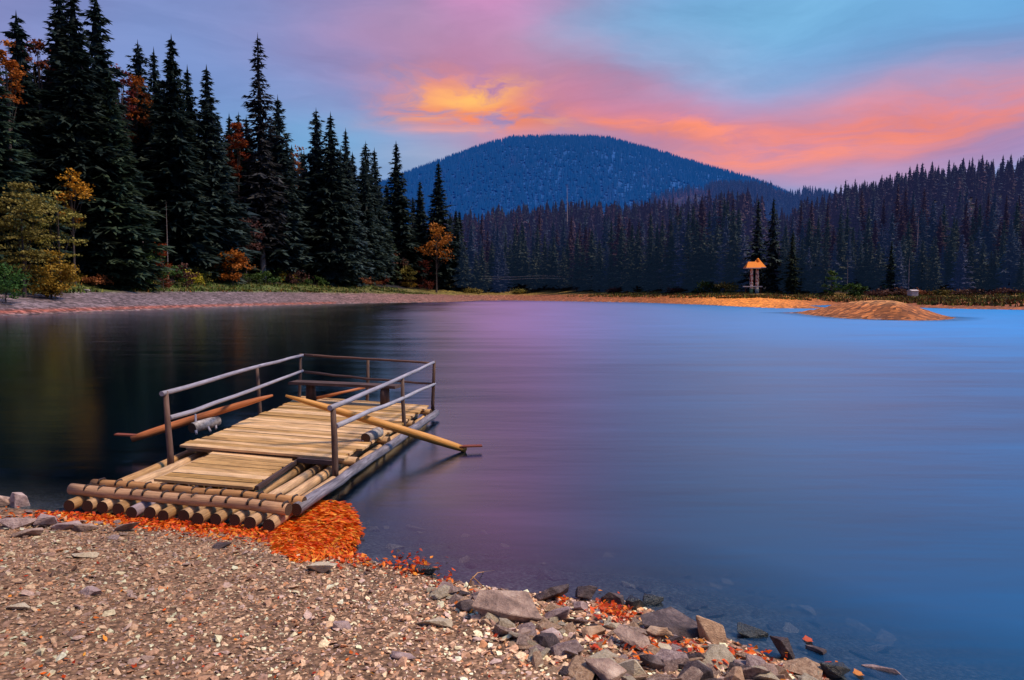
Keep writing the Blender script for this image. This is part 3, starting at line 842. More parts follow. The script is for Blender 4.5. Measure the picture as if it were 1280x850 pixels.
row(972, 1300, 40, 18, 15, 21, LR, GR, mats_c, 1.25)
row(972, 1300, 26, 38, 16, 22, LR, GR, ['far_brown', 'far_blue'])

# ------------------------------------------------------------------ far woods that read as one mass
def low_spruces(n, seed):
    out = []
    for i in range(n):
        V, Ft, S = spruce_np(1.0, .17 + .035 * (i % 4), 15, 7, 4, seed + i, .03, .5, .4, 2.4, .75 + .08 * (i % 3), .74)
        out.append((V, Ft, S))
    return out
LOW = low_spruces(6, 500)
def scatter(name, P, Hh, protos, tint, mat, seed):
    g2 = np.random.default_rng(seed)
    Vs, Fs, Ts, Ss, o = [], [], [], [], 0
    pick = g2.integers(0, len(protos), len(P))
    for i, (V, Ft, S) in enumerate(protos):
        ids = np.nonzero(pick == i)[0]
        if not len(ids): continue
        a = g2.uniform(0, 6.28, len(ids)); c, s = np.cos(a), np.sin(a)
        hh = Hh[ids]
        wv = hh * g2.uniform(.85, 1.2, len(ids))
        x = (V[None, :, 0] * c[:, None] - V[None, :, 1] * s[:, None]) * wv[:, None] + P[ids, 0][:, None]
        y = (V[None, :, 0] * s[:, None] + V[None, :, 1] * c[:, None]) * wv[:, None] + P[ids, 1][:, None]
        z = V[None, :, 2] * hh[:, None] + P[ids, 2][:, None]
        Vs.append(np.stack([x, y, z], -1).reshape(-1, 3))
        f = Ft[None] + (np.arange(len(ids)) * len(V))[:, None, None] + o
        Fs.append(f.reshape(-1, 3)); o += len(ids) * len(V)
        Ts.append(np.repeat(tint[ids], len(Ft), 0)); Ss.append(np.tile(S, len(ids)))
    me = mesh_np(name, np.vstack(Vs), np.vstack(Fs), mat, False, {'tint': ('FACE', np.vstack(Ts)), 'shade': ('FACE', np.concatenate(Ss))})
    return tag(link(name, me), kind='stuff')
def tint_mat(name, haze_emis, es=1.0):  # the emission stands in for haze over the far woods
    m, t, out = material(name)
    c = t.mix(1.0, t.attr('tint', 'Color'), t.ramp(t.attr('shade'), [(0, .35), (.5, .9), (1, 1.7)]), 'MULTIPLY')
    principled(t, out, c, .8, None, .1, Emission_Color=(*haze_emis, 1), Emission_Strength=es)
    return m
def wood_points(px0, px1, n, dmin, dmax, seed):
    """random points on the wooded slopes, evenly spread as seen in plan"""
    g2 = np.random.default_rng(seed)
    px = g2.uniform(px0, px1, n * 3)
    u = (px - 640) / F
    Yd = np.sqrt(g2.uniform(dmin ** 2, dmax ** 2, n * 3))
    Xp = u * Yd
    z, _dn, dff, lk, nr, p_, w1, w2, *_ = height(Xp, Yd, True)
    ok = (~lk) & (~nr) & (dff > w1 + w2 + 30)
    ids = np.nonzero(ok)[0][:n]
    return np.stack([Xp[ids], Yd[ids], z[ids]], -1), px[ids]
def pal(n, cols, w, seed):
    g2 = np.random.default_rng(seed)
    c = np.array(cols)[g2.choice(len(cols), n, p=w)]
    return c * g2.uniform(.7, 1.3, (n, 1))
M['forest'] = tint_mat('wooded_slope', (.010, .012, .038))  # emission imitates haze on the wooded slope
P, pp = wood_points(540, 1560, 3600, 200, 640, 61)
tn = pal(len(P), [(.026, .040, .062), (.045, .034, .056), (.085, .047, .058), (.036, .058, .048)], [.32, .26, .22, .20], 62)
hgt = np.where(pp < 950, rng.uniform(17, 33, len(P)), rng.uniform(11, 23, len(P)) * np.interp(P[:, 1], [200, 420], [1, .68]))
scatter('forest', P, hgt, LOW, tn, M['forest'], 63)
M['hill_wood'] = tint_mat('hill_wood', (.012, .030, .10))  # blue glow and the blue tree tints below imitate distance haze
g = np.random.default_rng(77)
n = 5200
px = g.uniform(740, 1100, n); Yd = g.uniform(900, 1230, n); Xp = (px - 640) / F * Yd
P = np.stack([Xp, Yd, height(Xp, Yd)], -1)
clr = (fbm(Xp / 70, Yd / 70, 21) > .5)
keepm = ~clr | (g.uniform(0, 1, n) < .35)
tn = np.where(clr[:, None], pal(n, [(.30, .13, .18), (.22, .10, .16)], [.5, .5], 5), pal(n, [(.03, .06, .15), (.06, .06, .14)], [.6, .4], 6))
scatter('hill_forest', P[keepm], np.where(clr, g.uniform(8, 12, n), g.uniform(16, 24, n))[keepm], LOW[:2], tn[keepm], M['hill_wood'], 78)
def cone_np(seed):
    g2 = np.random.default_rng(seed)
    parts = []
    for z0, z1, r in ((.0, .62, .17), (.35, 1.0, .11)):
        k = 6; a = np.arange(k) * 6.283 / k
        rr = r * g2.uniform(.7, 1.25, k)
        V = np.vstack([np.stack([np.cos(a) * rr, np.sin(a) * rr, np.full(k, z0) + g2.uniform(-.05, .05, k)], -1), [[0, 0, z1]]])
        parts.append((V, np.array([[i, (i + 1) % k, k] for i in range(k)])))
    V, Ft = merge(parts)
    return V, Ft, g2.uniform(.4, .65, len(Ft))
M['mountain_wood'] = tint_mat('mountain_wood', (.0045, .050, .19))  # strong blue emission painted in as mountain haze
n = 26000
px = g.uniform(430, 1120, n); Yd = g.uniform(1850, 2760, n); Xp = (px - 640) / F * Yd
P = np.stack([Xp, Yd, height(Xp, Yd)], -1)
tn = pal(n, [(.002, .015, .045), (.003, .018, .052), (.006, .016, .042)], [.5, .3, .2], 8)  # blue tints carry the painted haze too
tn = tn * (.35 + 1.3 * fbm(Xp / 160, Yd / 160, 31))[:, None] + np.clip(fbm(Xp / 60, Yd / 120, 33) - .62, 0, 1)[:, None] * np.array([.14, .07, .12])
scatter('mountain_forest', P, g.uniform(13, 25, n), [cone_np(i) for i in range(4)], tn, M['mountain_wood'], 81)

# ------------------------------------------------------------------ undergrowth on the far banks
def undergrowth(name, n, px0, px1, f0, f1, cols, w, hh, seed):
    g2 = np.random.default_rng(seed)
    px = g2.uniform(px0, px1, n * 4); u = (px - 640) / F
    Yd = g2.uniform(80, 300, n * 4); Xp = u * Yd
    z, _d, dff, lk, nr, p_, w1, w2, *_ = height(Xp, Yd, True)
    rel = (dff - w1) / w2
    ok = np.nonzero((~lk) & (~nr) & (rel > f0) & (rel < f1) & (fbm(Xp / 5, Yd / 5, seed) > .42))[0][:n]
    X0, Y0, Z0 = Xp[ok], Yd[ok], z[ok]
    m = len(ok); k = 5
    a = g2.uniform(0, 6.28, (m, k)); hv = hh * g2.uniform(.4, 1.4, (m, k)); wv = hv * .3
    bx = X0[:, None] + g2.normal(0, .5, (m, k)); by = Y0[:, None] + g2.normal(0, .5, (m, k)); bz = np.repeat(Z0[:, None] - .05, k, 1)
    A = np.stack([bx - np.cos(a) * wv, by - np.sin(a) * wv, bz], -1); B = np.stack([bx + np.cos(a) * wv, by + np.sin(a) * wv, bz], -1)
    T = np.stack([bx + g2.normal(0, .3, (m, k)) * hv, by + g2.normal(0, .3, (m, k)) * hv, bz + hv], -1)
    V = np.stack([A, B, T], 2).reshape(-1, 3)
    tn = np.repeat(pal(m, cols, w, seed), k, 0)
    me = mesh_np(name, V, np.arange(len(V)).reshape(-1, 3), M['under'], False, {'tint': ('FACE', tn), 'shade': ('FACE', g2.uniform(.1, .9, len(tn)))})
    tag(link(name, me), kind='stuff')
M['under'] = tint_mat('bank_growth', (0, 0, 0), 0.0)
undergrowth('bank_grass', 9000, -80, 600, -.15, 1.25, [(.07, .11, .025), (.12, .12, .03), (.16, .08, .02), (.05, .07, .03)], [.45, .25, .15, .15], .55, 91)
undergrowth('far_bank_grass', 9000, 560, 1330, -.75, 1.3, [(.15, .14, .03), (.09, .12, .03), (.17, .075, .03), (.07, .06, .04)], [.35, .25, .25, .15], .6, 92)

# ------------------------------------------------------------------ the raft
Z = .20
QF_L, QF_R = at(96, 616, Z), at(362, 640, Z)
QB_L, QB_R = at(374, 499, Z), at(546, 512, Z)
raft_o = Vector(((QF_L.x + QB_R.x) / 2, (QF_L.y + QB_R.y) / 2, 0.0))
def Q(u, v, z=0.0):
    p = (QF_L * (1 - u) + QF_R * u) * (1 - v) + (QB_L * (1 - u) + QB_R * u) * v
    return Vector((p.x, p.y, z))
def invQ(p):
    u, v = .5, .5
    for _ in range(30):
        c = Q(u, v)
        e = 1e-4
        du, dv = (Q(u + e, v) - c) / e, (Q(u, v + e) - c) / e
        rx, ry = p.x - c.x, p.y - c.y
        det = du.x * dv.y - dv.x * du.y
        u += (rx * dv.y - dv.x * ry) / det; v += (du.x * ry - rx * du.y) / det
    return u, v
raft = empty('raft', raft_o, 0, 'wooden log raft with plank deck and pole railings moored at the gravel shore', 'raft')
LOGR, LOGZ = .070, .09
def zdrop(v): return -.035 * v
for i in range(13):
    u = .005 + .93 * i / 12
    b = MB()
    v0 = -.020 + random.uniform(-.006, .006)
    pts = [Q(u + random.uniform(-.003, .003), v0 + (1.0 - v0) * k / 14, LOGZ + zdrop(k / 14) + random.uniform(-.006, .006)) for k in range(15)]
    r0 = LOGR * random.uniform(.9, 1.05)
    b.tube(pts, [r0 * (1 - .08 * k / 14) for k in range(15)], 14, cap_mi=1, rough=.03)
    b.build('log', [M['mauve_log'] if i in (4,) else M['log'], M['end']], raft, True)
# the wet edge beam along the open-water side
b = MB()
pts = [Q(.995 + random.uniform(-.004, .004), .03 + .98 * k / 16, .16 + zdrop(k / 16) + random.uniform(-.006, .006)) for k in range(17)]
b.tube(pts, [.066 * random.uniform(.92, 1.05) for _ in pts], 12, cap_mi=1, rough=.06)
b.build('edge_beam', [M['beam'], M['end']], raft, True)
# two cross logs at the front with iron staples
for (v, r, ua, ub) in ((.010, .064, -.05, .985), (.050, .060, -.02, 1.005)):
    b = MB()
    zz = LOGZ + LOGR + r * .82
    pts = [Q(ua + (ub - ua) * k / 12, v + random.uniform(-.002, .002), zz + random.uniform(-.006, .006)) for k in range(13)]
    b.tube(pts, [r * random.uniform(.96, 1.04) for _ in pts], 14, cap_mi=1, rough=.025)
    cl = b.build('cross_log', [M['cross_log'], M['end']], raft, True)
    for i in range(13):
        u = .03 + .93 * i / 12 + random.uniform(-.012, .012)
        s = MB()
        c = Q(u, v, zz + r * .99)
        w = .030; d = (Q(u + .1, v) - Q(u, v)).normalized(); f2 = Vector((-d.y, d.x, 0))
        s.tube([c - f2 * .055 - Vector((0, 0, .045)), c - f2 * .035 + Vector((0, 0, .001)), c + f2 * .035 + Vector((0, 0, .001)), c + f2 * .06 - Vector((0, 0, .04))], .014, 6, shade=.5)
        st = s.build('iron_staple', M['iron'], cl, True, origin=raft_o)
        st.parent = cl
# bearers between logs and deck
def deck_z(v): return .315 + zdrop(v)
for v in (.335, .55, .77, .965):
    b = MB()
    b.tube([Q(.02, v, LOGZ + LOGR + zdrop(v) + .055), Q(.98, v, LOGZ + LOGR + zdrop(v) + .055)], .060, 8, cap_mi=1)
    b.build('bearer', [M['log'], M['end']], raft, True)
# main deck and the lower tongue in front of it
def boards(name, u0f, u1f, v0, v1, n, zt, th=.032):
    b = MB()
    for i in range(n):
        va = v0 + (v1 - v0) * i / n; vb = v0 + (v1 - v0) * (i + 1) / n
        gp = (vb - va) * random.choice([.03, .05, .07, .12])
        ua, ub = u0f(va) + random.uniform(-.012, .012), u1f(va) + random.uniform(-.016, .014)
        sk = random.uniform(-.0012, .0012)
        zz = zt(va) + random.uniform(-.004, .004)
        nseg = 1
        lo = [Q(ua, va + gp + sk), Q(ub, va + gp - sk), Q(ub, vb - sk), Q(ua, vb + sk)]
        tl = random.uniform(-.005, .005)
        b.box([Vector((p.x, p.y, zz - th)) for p in lo] + [Vector((p.x, p.y, zz + (tl if k in (0, 3) else -tl))) for k, p in enumerate(lo)])
    return b.build(name, M['deck'], raft)
uFL, vF = invQ(at(228, 557, .315)); uFR, vFR = invQ(at(447, 573, .315))
vM = (vF + vFR) / 2
boards('deck', lambda v: uFL + (.035 - uFL) * (v - vM) / (1 - vM) - (.03 if v < vM + .06 else 0), lambda v: .955 - .012 * (v < vM + .08), vM, .995, 30, deck_z)
eL, veL = invQ(at(272, 562, .25)); eR, veR = invQ(at(372, 571, .25))
e2L, _ = invQ(at(186, 602, .25)); e2R, _ = invQ(at(304, 616, .25))
boards('deck_tongue', lambda v: e2L + (eL - e2L) * (v - .085) / (vM - .085), lambda v: e2R + (eR - e2R) * (v - .085) / (vM - .085), .085, vM + .006, 9, lambda v: .250 + zdrop(v) * .3)
# dark strips standing in for the shadow beside the tongue and along the step
b = MB()
b.bar(Q(e2R + .012, .09, .232), Q(eR + .02, vM - .004, .226), .045, .05)
b.bar(Q(eR + .03, vM - .010, .255), Q(.92, vM - .010, .255), .05, .06)
b.build('shadow_strip', M['bench'], raft)
# posts and rails
posts = [((213, 566), (207, 489)), ((325, 515), (321, 457)), ((374, 498), (376, 442)), ((459, 500), (460, 450)), ((541, 504), (543, 451)), ((505, 528), (503, 471)), ((419, 585), (416, 508))]
PB, PT = [], []
for k, (pb, pt) in enumerate(posts):
    base = at(pb[0], pb[1], .29 if k not in (6,) else .24)
    top = atd(pt[0], pt[1], base.y)
    PB.append(base); PT.append(top)
    b = MB()
    mid = (base + top) / 2 + Vector((random.uniform(-.012, .012), 0, 0))
    lo = base - Vector((0, 0, .18))
    rr = .042 if k in (0, 6) else .036
    b.tube([lo, base, mid, top], [rr * 1.1, rr, rr * .95, rr * .85], 9, rough=.06)
    b.build('post', M['rail_brown'] if k == 0 else M['post'], raft, True)
def rail(p, q, r, mat):
    p, q = Vector(p), Vector(q)
    b = MB()
    n = 8
    bow = random.uniform(-.02, .02)
    pts = [p.lerp(q, k / n) + Vector((random.uniform(-.010, .010), 0, random.uniform(-.010, .010) + bow * math.sin(k / n * math.pi))) for k in range(n + 1)]
    b.tube(pts, [r * (1.05 - .2 * k / n) for k in range(n + 1)], 9, cap_mi=0, rough=.04)
    b.build('rail', mat, raft, True)
off = Vector((-.05, -.02, 0))
def ext(a, b_, e0, e1):
    d = (b_ - a).normalized()
    return a - d * e0, b_ + d * e1
for (i, j, pa, pb, e0, e1, mt) in ((0, 2, (207, 491), (377, 444), .10, .08, 'rail'), (0, 2, (212, 523), (377, 464), 0.0, .08, 'rail'),
                                   (6, 4, (416, 509), (543, 453), .10, .06, 'rail'), (6, 4, (420, 532), (543, 480), 0.0, .06, 'rail'),
                                   (2, 4, (380, 444), (538, 454), 0.0, 0.0, 'rail_brown'), (2, 4, (380, 465), (541, 480), 0.0, 0.0, 'rail_brown')):
    a, c = atd(*pa, PB[i].y), atd(*pb, PB[j].y)
    a, c = ext(a, c, e0, e1)
    rail(a, c, .034 if mt == 'rail' else .026, M[mt])
# bench across the far end
bl, br = at(389, 501, deck_z(.95)), at(481, 507, deck_z(.93))
sl_, sr_ = atd(366, 476, bl.y), atd(498, 481.5, br.y)
b = MB()
dirb = (sr_ - sl_).normalized(); back = Vector((-dirb.y, dirb.x, 0)) * .17
th = Vector((0, 0, .055))
b.box([sl_ - back - th, sr_ - back - th, sr_ + back - th, sl_ + back - th, sl_ - back, sr_ - back, sr_ + back, sl_ + back], shade=.8)
bench = b.build('bench', M['bench'], raft)
for p, w in ((bl, .085), (br, .075)):
    s = MB()
    zt = sl_.z if p is bl else sr_.z
    s.tube([p, p + Vector((0, 0, zt - p.z - .056))], [w * 1.1, w], 8, rough=.06, sq=(1, 1.2))
    lg = s.build('leg', M['bench'], bench, True, origin=raft_o)
# log blocks that carry the oars
def oar_block(pa, pb, ya, yb, r, pegs, ups):
    a, c = atd(*pa, ya), atd(*pb, yb)
    b = MB()
    b.tube([a, a.lerp(c, .3), a.lerp(c, .7), c], [r * .97, r, r * 1.03, r * .96], 14, cap_mi=1, rough=.03, shade=.6)
    o = b.build('oar_block', [M['birch'], M['end']], raft, True)
    for t_, dx, dy in pegs:
        s = MB(); p = a.lerp(c, t_)
        s.tube([p, Vector((p.x + dx, p.y + dy, .30))], [.022, .018], 7)
        s.build('peg', M['rail'], o, True, origin=raft_o)
    for t_, dx, dz in ups:
        s = MB(); p = a.lerp(c, t_)
        s.tube([p, p + Vector((dx, .06, dz))], [.02, .015], 7)
        s.build('peg', M['rail'] if dz < .3 else M['post'], o, True, origin=raft_o)
    return o

# oars: things of their own, laid over the blocks
def oar(p, q, r, mat, bl_dir, label):
    p, q = Vector(p), Vector(q)                       # p: outer end with the blade, q: grip
    root = empty('oar', (p + q) / 2, 0, label, 'oar')
    b = MB()
    n = 10
    pts = [p.lerp(q, k / n) + Vector((0, 0, .012 * math.sin(k / n * 3.14))) for k in range(n + 1)]
    prof = [.75, .95, 1.0, 1.0, .98, .95, .9, .85, .78, .62, .25]
    b.tube(pts, [r * 1.18 * f_ for f_ in prof], 10, rough=.02, shade=.5)
    b.build('shaft', mat, root, True)
    s = MB()
    e = p + Vector(bl_dir)
    d = (p - q).normalized()
    s.bar(p - d * .12 + Vector((0, 0, .02)), e, .11, .022, shade=.5)
    s.build('blade', M['blade'], root)
    return root
A = at(582, 562, .03); B = atd(357, 494.5, 9.75)
oar(A, B, .056, M['oar'], (.26, .02, .06), 'long yellow oar slanting from the deck into the water over the near block')
def on_line(px, A, B):
    u = (px - 640) / F
    s = (u * A.y - A.x) / ((B.x - A.x) - u * (B.y - A.y))
    return A.lerp(B, s)
c = on_line(468, A, B)
y0 = c.y
blk_c = Vector((c.x, c.y, c.z - .056 - .085))
oar_dir = (B - A).normalized()
pA = at(455, 549, blk_c.z)
oar_block((457, 548), (474, 540), blk_c.y - .10, blk_c.y + .34, .082, [(.15, -.07, -.05), (.15, .06, -.05), (.8, .06, .02)], [(.9, .16, .16)])
A2 = atd(164, 549, 10.7); B2 = atd(341, 494, 11.7)
oar(A2, B2, .056, M['oar_red'], (-.27, .05, .07), 'reddish oar stretched out over the dark water on the forest side')
c2 = on_line(255, A2, B2)
oar_block((240, 535), (272, 526), c2.y - .42, c2.y + .10, .085, [(.12, .08, -.13), (.55, .13, -.15), (.9, .07, -.13)], [(.15, -.03, .2)])
b = MB()
p, q = at(394, 498, deck_z(.9) + .04), atd(456, 484.5, 14.9)
ro = (p + q) / 2
b.tube([p, q], [.035, .03], 8, shade=.5)
o = b.build('pole', M['oar_red'], None, True, origin=ro); o.location = ro
tag(o, 'red brown pole propped behind the bench at the far end of the raft', 'pole')

# ------------------------------------------------------------------ rocks
def hull_rock(seed, sx, sy, sz, npt=12, sharp=.85, sub=2, rough=.010):
    g2 = random.Random(seed)
    bm = bmesh.new()
    for _ in range(npt):
        v = Vector((g2.gauss(0, 1), g2.gauss(0, 1), g2.gauss(0, 1))).normalized()
        m_ = max(abs(v.x), abs(v.y), abs(v.z))
        v = v.lerp(v / m_ * .82, sharp) * g2.uniform(.82, 1.05)
        bm.verts.new((v.x * sx, v.y * sy, v.z * sz))
    bmesh.ops.convex_hull(bm, input=bm.verts)
    bmesh.ops.delete(bm, geom=[v for v in bm.verts if not v.link_faces], context='VERTS')
    if sub:
        e = [e for e in bm.edges]
        bmesh.ops.bevel(bm, geom=e, offset=min(sx, sy, sz) * .05, segments=1, affect='EDGES', profile=.5, clamp_overlap=True)
        bmesh.ops.triangulate(bm, faces=bm.faces)
        bmesh.ops.subdivide_edges(bm, edges=[e for e in bm.edges if e.calc_length() > min(sx, sy) * .3], cuts=sub, use_grid_fill=False)
        bmesh.ops.triangulate(bm, faces=bm.faces)
        k = 2.2 / max(sx, sy)
        from mathutils import noise as mn
        for v in bm.verts:
            q = v.co * k + Vector((seed * 1.7, seed * .3, 0))
            v.co += v.co.normalized() * (mn.noise(q * 1.6) * rough * 2.2 + mn.noise(q * 5) * rough) * max(sx, sy)
    return bm
def rock(name, px, py, w, h, mat, label, group=None, tilt=(0, 0), rz=None, seed=None, deep=.7, sink=.22, cat='rock', z=None, sharp=.85):
    """px, py: middle of the stone's foot in the photograph; w, h: its size there in pixels"""
    p = ground(px, py) if z is None else at(px, py, z)
    s = math.hypot(p.x, p.y) / F
    big = 1.22
    sx, sz = w * s / 2 * big, max(h * s / 2 * .95, .012)
    sy = sx * deep
    sd = seed if seed is not None else int(px * 13 + py * 7)
    bm = hull_rock(sd, sx, sy, sz, sharp=sharp)
    me = bpy.data.meshes.new(name); bm.to_mesh(me); bm.free()
    me.materials.append(M[mat])
    o = link(name, me)
    o.location = (p.x, p.y + sy * .3, p.z + sz * (1 - 2 * sink))
    o.rotation_euler = (R(tilt[0]), R(tilt[1]), R(rz) if rz is not None else -math.atan2(p.x, p.y))
    return tag(o, label, cat, group)
ROCKS = [
    (637, 775, 96, 44, 'rock_grey', 'largest broad grey slab lying at the water edge', (10, 8), -14, .55),
    (690, 752, 52, 34, 'rock_dark', 'dark wedge of rock just behind the largest grey slab', (0, -18), 10, .5),
    (842, 792, 92, 60, 'rock_dark', 'big dark faceted boulder, highest of the stones by the water', (-14, 10), -8, .6),
    (890, 806, 58, 40, 'rock_tan', 'tan pink boulder leaning against the big dark one', (0, 16), -16, .6),
    (823, 799, 36, 22, 'rock_tan', 'round tan stone tucked under the big dark boulder', (-25, 0), 0, .7),
    (792, 812, 58, 36, 'rock_grey', 'long pale grey slab sloping down from the red leaves', (-8, 26), -30, .45),
    (786, 845, 52, 30, 'rock_pale', 'cream coloured angular slab amid the grey rubble', (-20, 10), -6, .6),
    (868, 856, 56, 36, 'rock_dark', 'dark grey boulder at the lower edge of the photo', (0, 0), 5, .6),
    (752, 850, 62, 34, 'rock_grey', 'brownish grey slab sinking into the gravel', (-10, 22), -20, .6),
    (728, 766, 26, 18, 'rock_mauve', 'small smooth mauve stone near the red leaves', (-20, 0), 0, .7),
    (697, 776, 34, 22, 'rock_mauve', 'blocky mauve stone at the end of the largest grey slab', (-10, -8), 0, .7),
    (737, 750, 34, 26, 'rock_dark', 'dark upright stone standing in the shallows', (0, 10), 0, .7),
    (767, 757, 32, 22, 'rock_dark', 'dark stone with a pale upper edge above the red leaves', (0, 22), -10, .5),
    (797, 762, 34, 28, 'rock_wet', 'wet black pointed stone beside the big dark boulder', (0, -10), 10, .7),
    (815, 757, 26, 18, 'rock_wet', 'greenish black stone barely above the water', (0, 0), 20, .7),
    (942, 800, 42, 22, 'rock_wet', 'long dark green stone lying in the water', (8, 22), -14, .5),
    (981, 824, 36, 36, 'rock_dark', 'tall dark brown block standing in the water', (-6, 12), -14, .6),
    (1022, 824, 28, 18, 'rock_dark', 'small flat purple grey stone in the water', (-12, 6), 6, .7),
    (1045, 850, 40, 28, 'rock_wet', 'wet black stone with red leaves stuck to it', (0, 12), -10, .6),
    (1112, 852, 52, 28, 'rock_mauve', 'slate coloured stone slanting out of the water, farthest out', (0, 24), -14, .5),
    (964, 850, 48, 24, 'rock_grey', 'pale grey speckled block at the lower edge of the photo', (-14, 4), 0, .6),
    (920, 856, 30, 26, 'rock_tan', 'sandy yellow stone beside the pale speckled block', (-10, -20), 0, .7),
    (926, 836, 34, 12, 'rock_pale', 'thin pale slab above the sandy yellow stone', (-8, 4), 0, .6),
    (905, 826, 26, 14, 'rock_pale', 'small cream stone among bright leaves', (0, 14), 0, .6),
    (558, 746, 28, 26, 'rock_mauve', 'pale grey slab tilted on its edge near the yellow leaf', (-18, 30), -10, .35),
    (581, 766, 26, 22, 'rock_dark', 'dark cracked stone at the tip of the largest grey slab', (0, 0), 0, .7),
    (534, 718, 32, 16, 'rock_wet', 'black curved stone behind the bright red leaves', (0, 0), 8, .6),
    (400, 717, 42, 15, 'rock_pale', 'flat cream stone alone on the gravel below the leaf fan', (-8, 0), 0, .6),
    (541, 784, 48, 13, 'rock_pale', 'long pale yellow stone lying flat in the gravel', (-6, 2), 4, .45),
    (610, 782, 20, 12, 'rock_tan', 'small rounded tan stone below the largest slab', (0, 0), 0, .8),
    (660, 796, 36, 14, 'rock_grey', 'thin grey slab propped below the largest slab', (-10, -12), 12, .5),
    (690, 802, 34, 20, 'rock_mauve', 'ribbed mauve stone in the rubble', (-14, 14), -8, .6),
    (742, 795, 34, 18, 'rock_tan', 'reddish tan stone in the middle of the rubble', (-14, -6), 0, .6),
    (765, 790, 28, 18, 'rock_pale', 'whitish stone beneath the bright red leaves', (-10, -10), 0, .6),
    (836, 822, 32, 18, 'rock_pale', 'pale cream wedge in front of the round tan stone', (-10, 20), -12, .5),
    (815, 838, 36, 26, 'rock_dark', 'dark split stone under the cream slab', (0, 18), -20, .5),
    (715, 820, 26, 18, 'rock_grey', 'grey angular stone where gravel meets rubble', (-8, 10), 0, .7),
    (18, 634, 30, 20, 'rock_mauve', 'bluish grey stone at the water edge by the photo border', (0, 12), 0, .7),
    (-2, 632, 30, 22, 'rock_grey', 'grey stone cut by the photo border at the water edge', (0, 0), 0, .7),
    (22, 660, 36, 15, 'rock_mauve', 'flat bluish stone a step up from the water', (-6, 0), 0, .6),
    (56, 660, 25, 20, 'rock_mauve', 'pale triangular stone standing on its point', (-20, 8), 0, .4),
    (80, 662, 26, 12, 'rock_mauve', 'grey stone right beside the pale triangular one', (-8, 0), 0, .6),
    (30, 671, 36, 9, 'rock_grey', 'thin flat stone below the bluish one', (-6, -4), 0, .6),
    (160, 665, 32, 16, 'rock_grey', 'grey wedge shaped stone lying in the orange leaves', (-4, -14), 0, .5),
    (104, 664, 26, 12, 'rock_grey', 'mottled grey stone at the start of the orange leaves', (-6, 6), 0, .6),
    (103, 698, 30, 8, 'rock_pale', 'flat white stone lying alone on brown gravel', (-4, 0), 5, .5),
    (276, 686, 24, 9, 'rock_dark', 'dark stone where the leaf strip meets the gravel', (0, 0), 0, .6),
    (110, 744, 30, 9, 'rock_mauve', 'flat lilac stone in the middle of the gravel', (-4, 0), 0, .6),
    (426, 788, 26, 13, 'rock_mauve', 'lilac grey stone in the gravel toward the rubble', (-4, 8), 20, .6),
    (505, 826, 36, 12, 'rock_mauve', 'pale lilac stone low in the gravel', (-4, 0), 0, .6),
    (22, 762, 26, 8, 'rock_pale', 'whitish flat stone near the photo border', (-4, 0), 0, .6),
]
for (px, py, w, h, mt, lb, tl, rz_, dp) in ROCKS:
    rock('rock', px, py, w, h, mt, lb, None, tl, rz_, None, dp)
# smaller stones of the rubble, and drowned ones in the shallows
g = np.random.default_rng(17)
protos = []
for k in range(12):
    bm = hull_rock(900 + k, 1, g.uniform(.5, .9), g.uniform(.16, .42), 11, .85, 1, .015)
    me = bpy.data.meshes.new('stone'); bm.to_mesh(me); bm.free()
    protos.append(me)
pm = {}
def stone(p, s, mat, label, group, lift=.2):
    k = int(g.integers(0, 12))
    if (k, mat) not in pm:
        m2 = protos[k].copy(); m2.materials.append(M[mat]); pm[(k, mat)] = m2
    o = link('stone', pm[(k, mat)])
    o.location = (p[0], p[1], p[2] + s * lift)
    o.scale = (s, s, s)
    o.rotation_euler = (R(g.uniform(-28, 28)), R(g.uniform(-28, 28)), g.uniform(0, 6.28))
    tag(o, label, 'stone', group)
for k in range(215):
    px = 540 + 500 * g.uniform(0, 1)
    lo = np.interp(px, [540, 640, 720, 800, 880, 960, 1040], [738, 758, 764, 776, 806, 832, 852])
    py = lo + g.uniform(0, 1) * np.interp(px, [540, 600, 660, 720, 1040], [12, 26, 66, 96, 60])
    if py > 875: continue
    p = ground(px, py)
    stone(p, g.uniform(.04, .10) * (1.0 if k % 3 else 1.9), ['rock_grey', 'rock_tan', 'rock_pale', 'rock_mauve', 'rock_dark', 'rock_tan', 'rock_pale'][int(g.integers(0, 7))],
          'small angular stone in the rubble between gravel and water', 'small stones of the rubble')
for k in range(30):
    px = g.uniform(-10, 170); py = np.interp(px, [0, 170], [640, 658]) + g.uniform(-4, 22)
    stone(ground(px, py), g.uniform(.03, .09), ['rock_grey', 'rock_mauve', 'rock_dark'][int(g.integers(0, 3))], 'small grey stone along the water edge beside the raft', 'small stones beside the raft')
for k in range(70):
    px = g.uniform(455, 1120); py = np.interp(px, [455, 640, 800, 950, 1120], [690, 722, 740, 790, 845]) - g.uniform(0, 1) ** 1.4 * 70
    d = at(px, py, -.12)
    z = hz(d.x, d.y)
    if z > -.02: continue
    d = at(px, py, max(z, -.5))
    stone((d.x, d.y, hz(d.x, d.y)), g.uniform(.06, .17), ['rock_dark', 'rock_grey', 'rock_dark'][int(g.integers(0, 3))], 'drowned stone showing dimly through the shallow water', 'drowned stones of the shallows', .05)

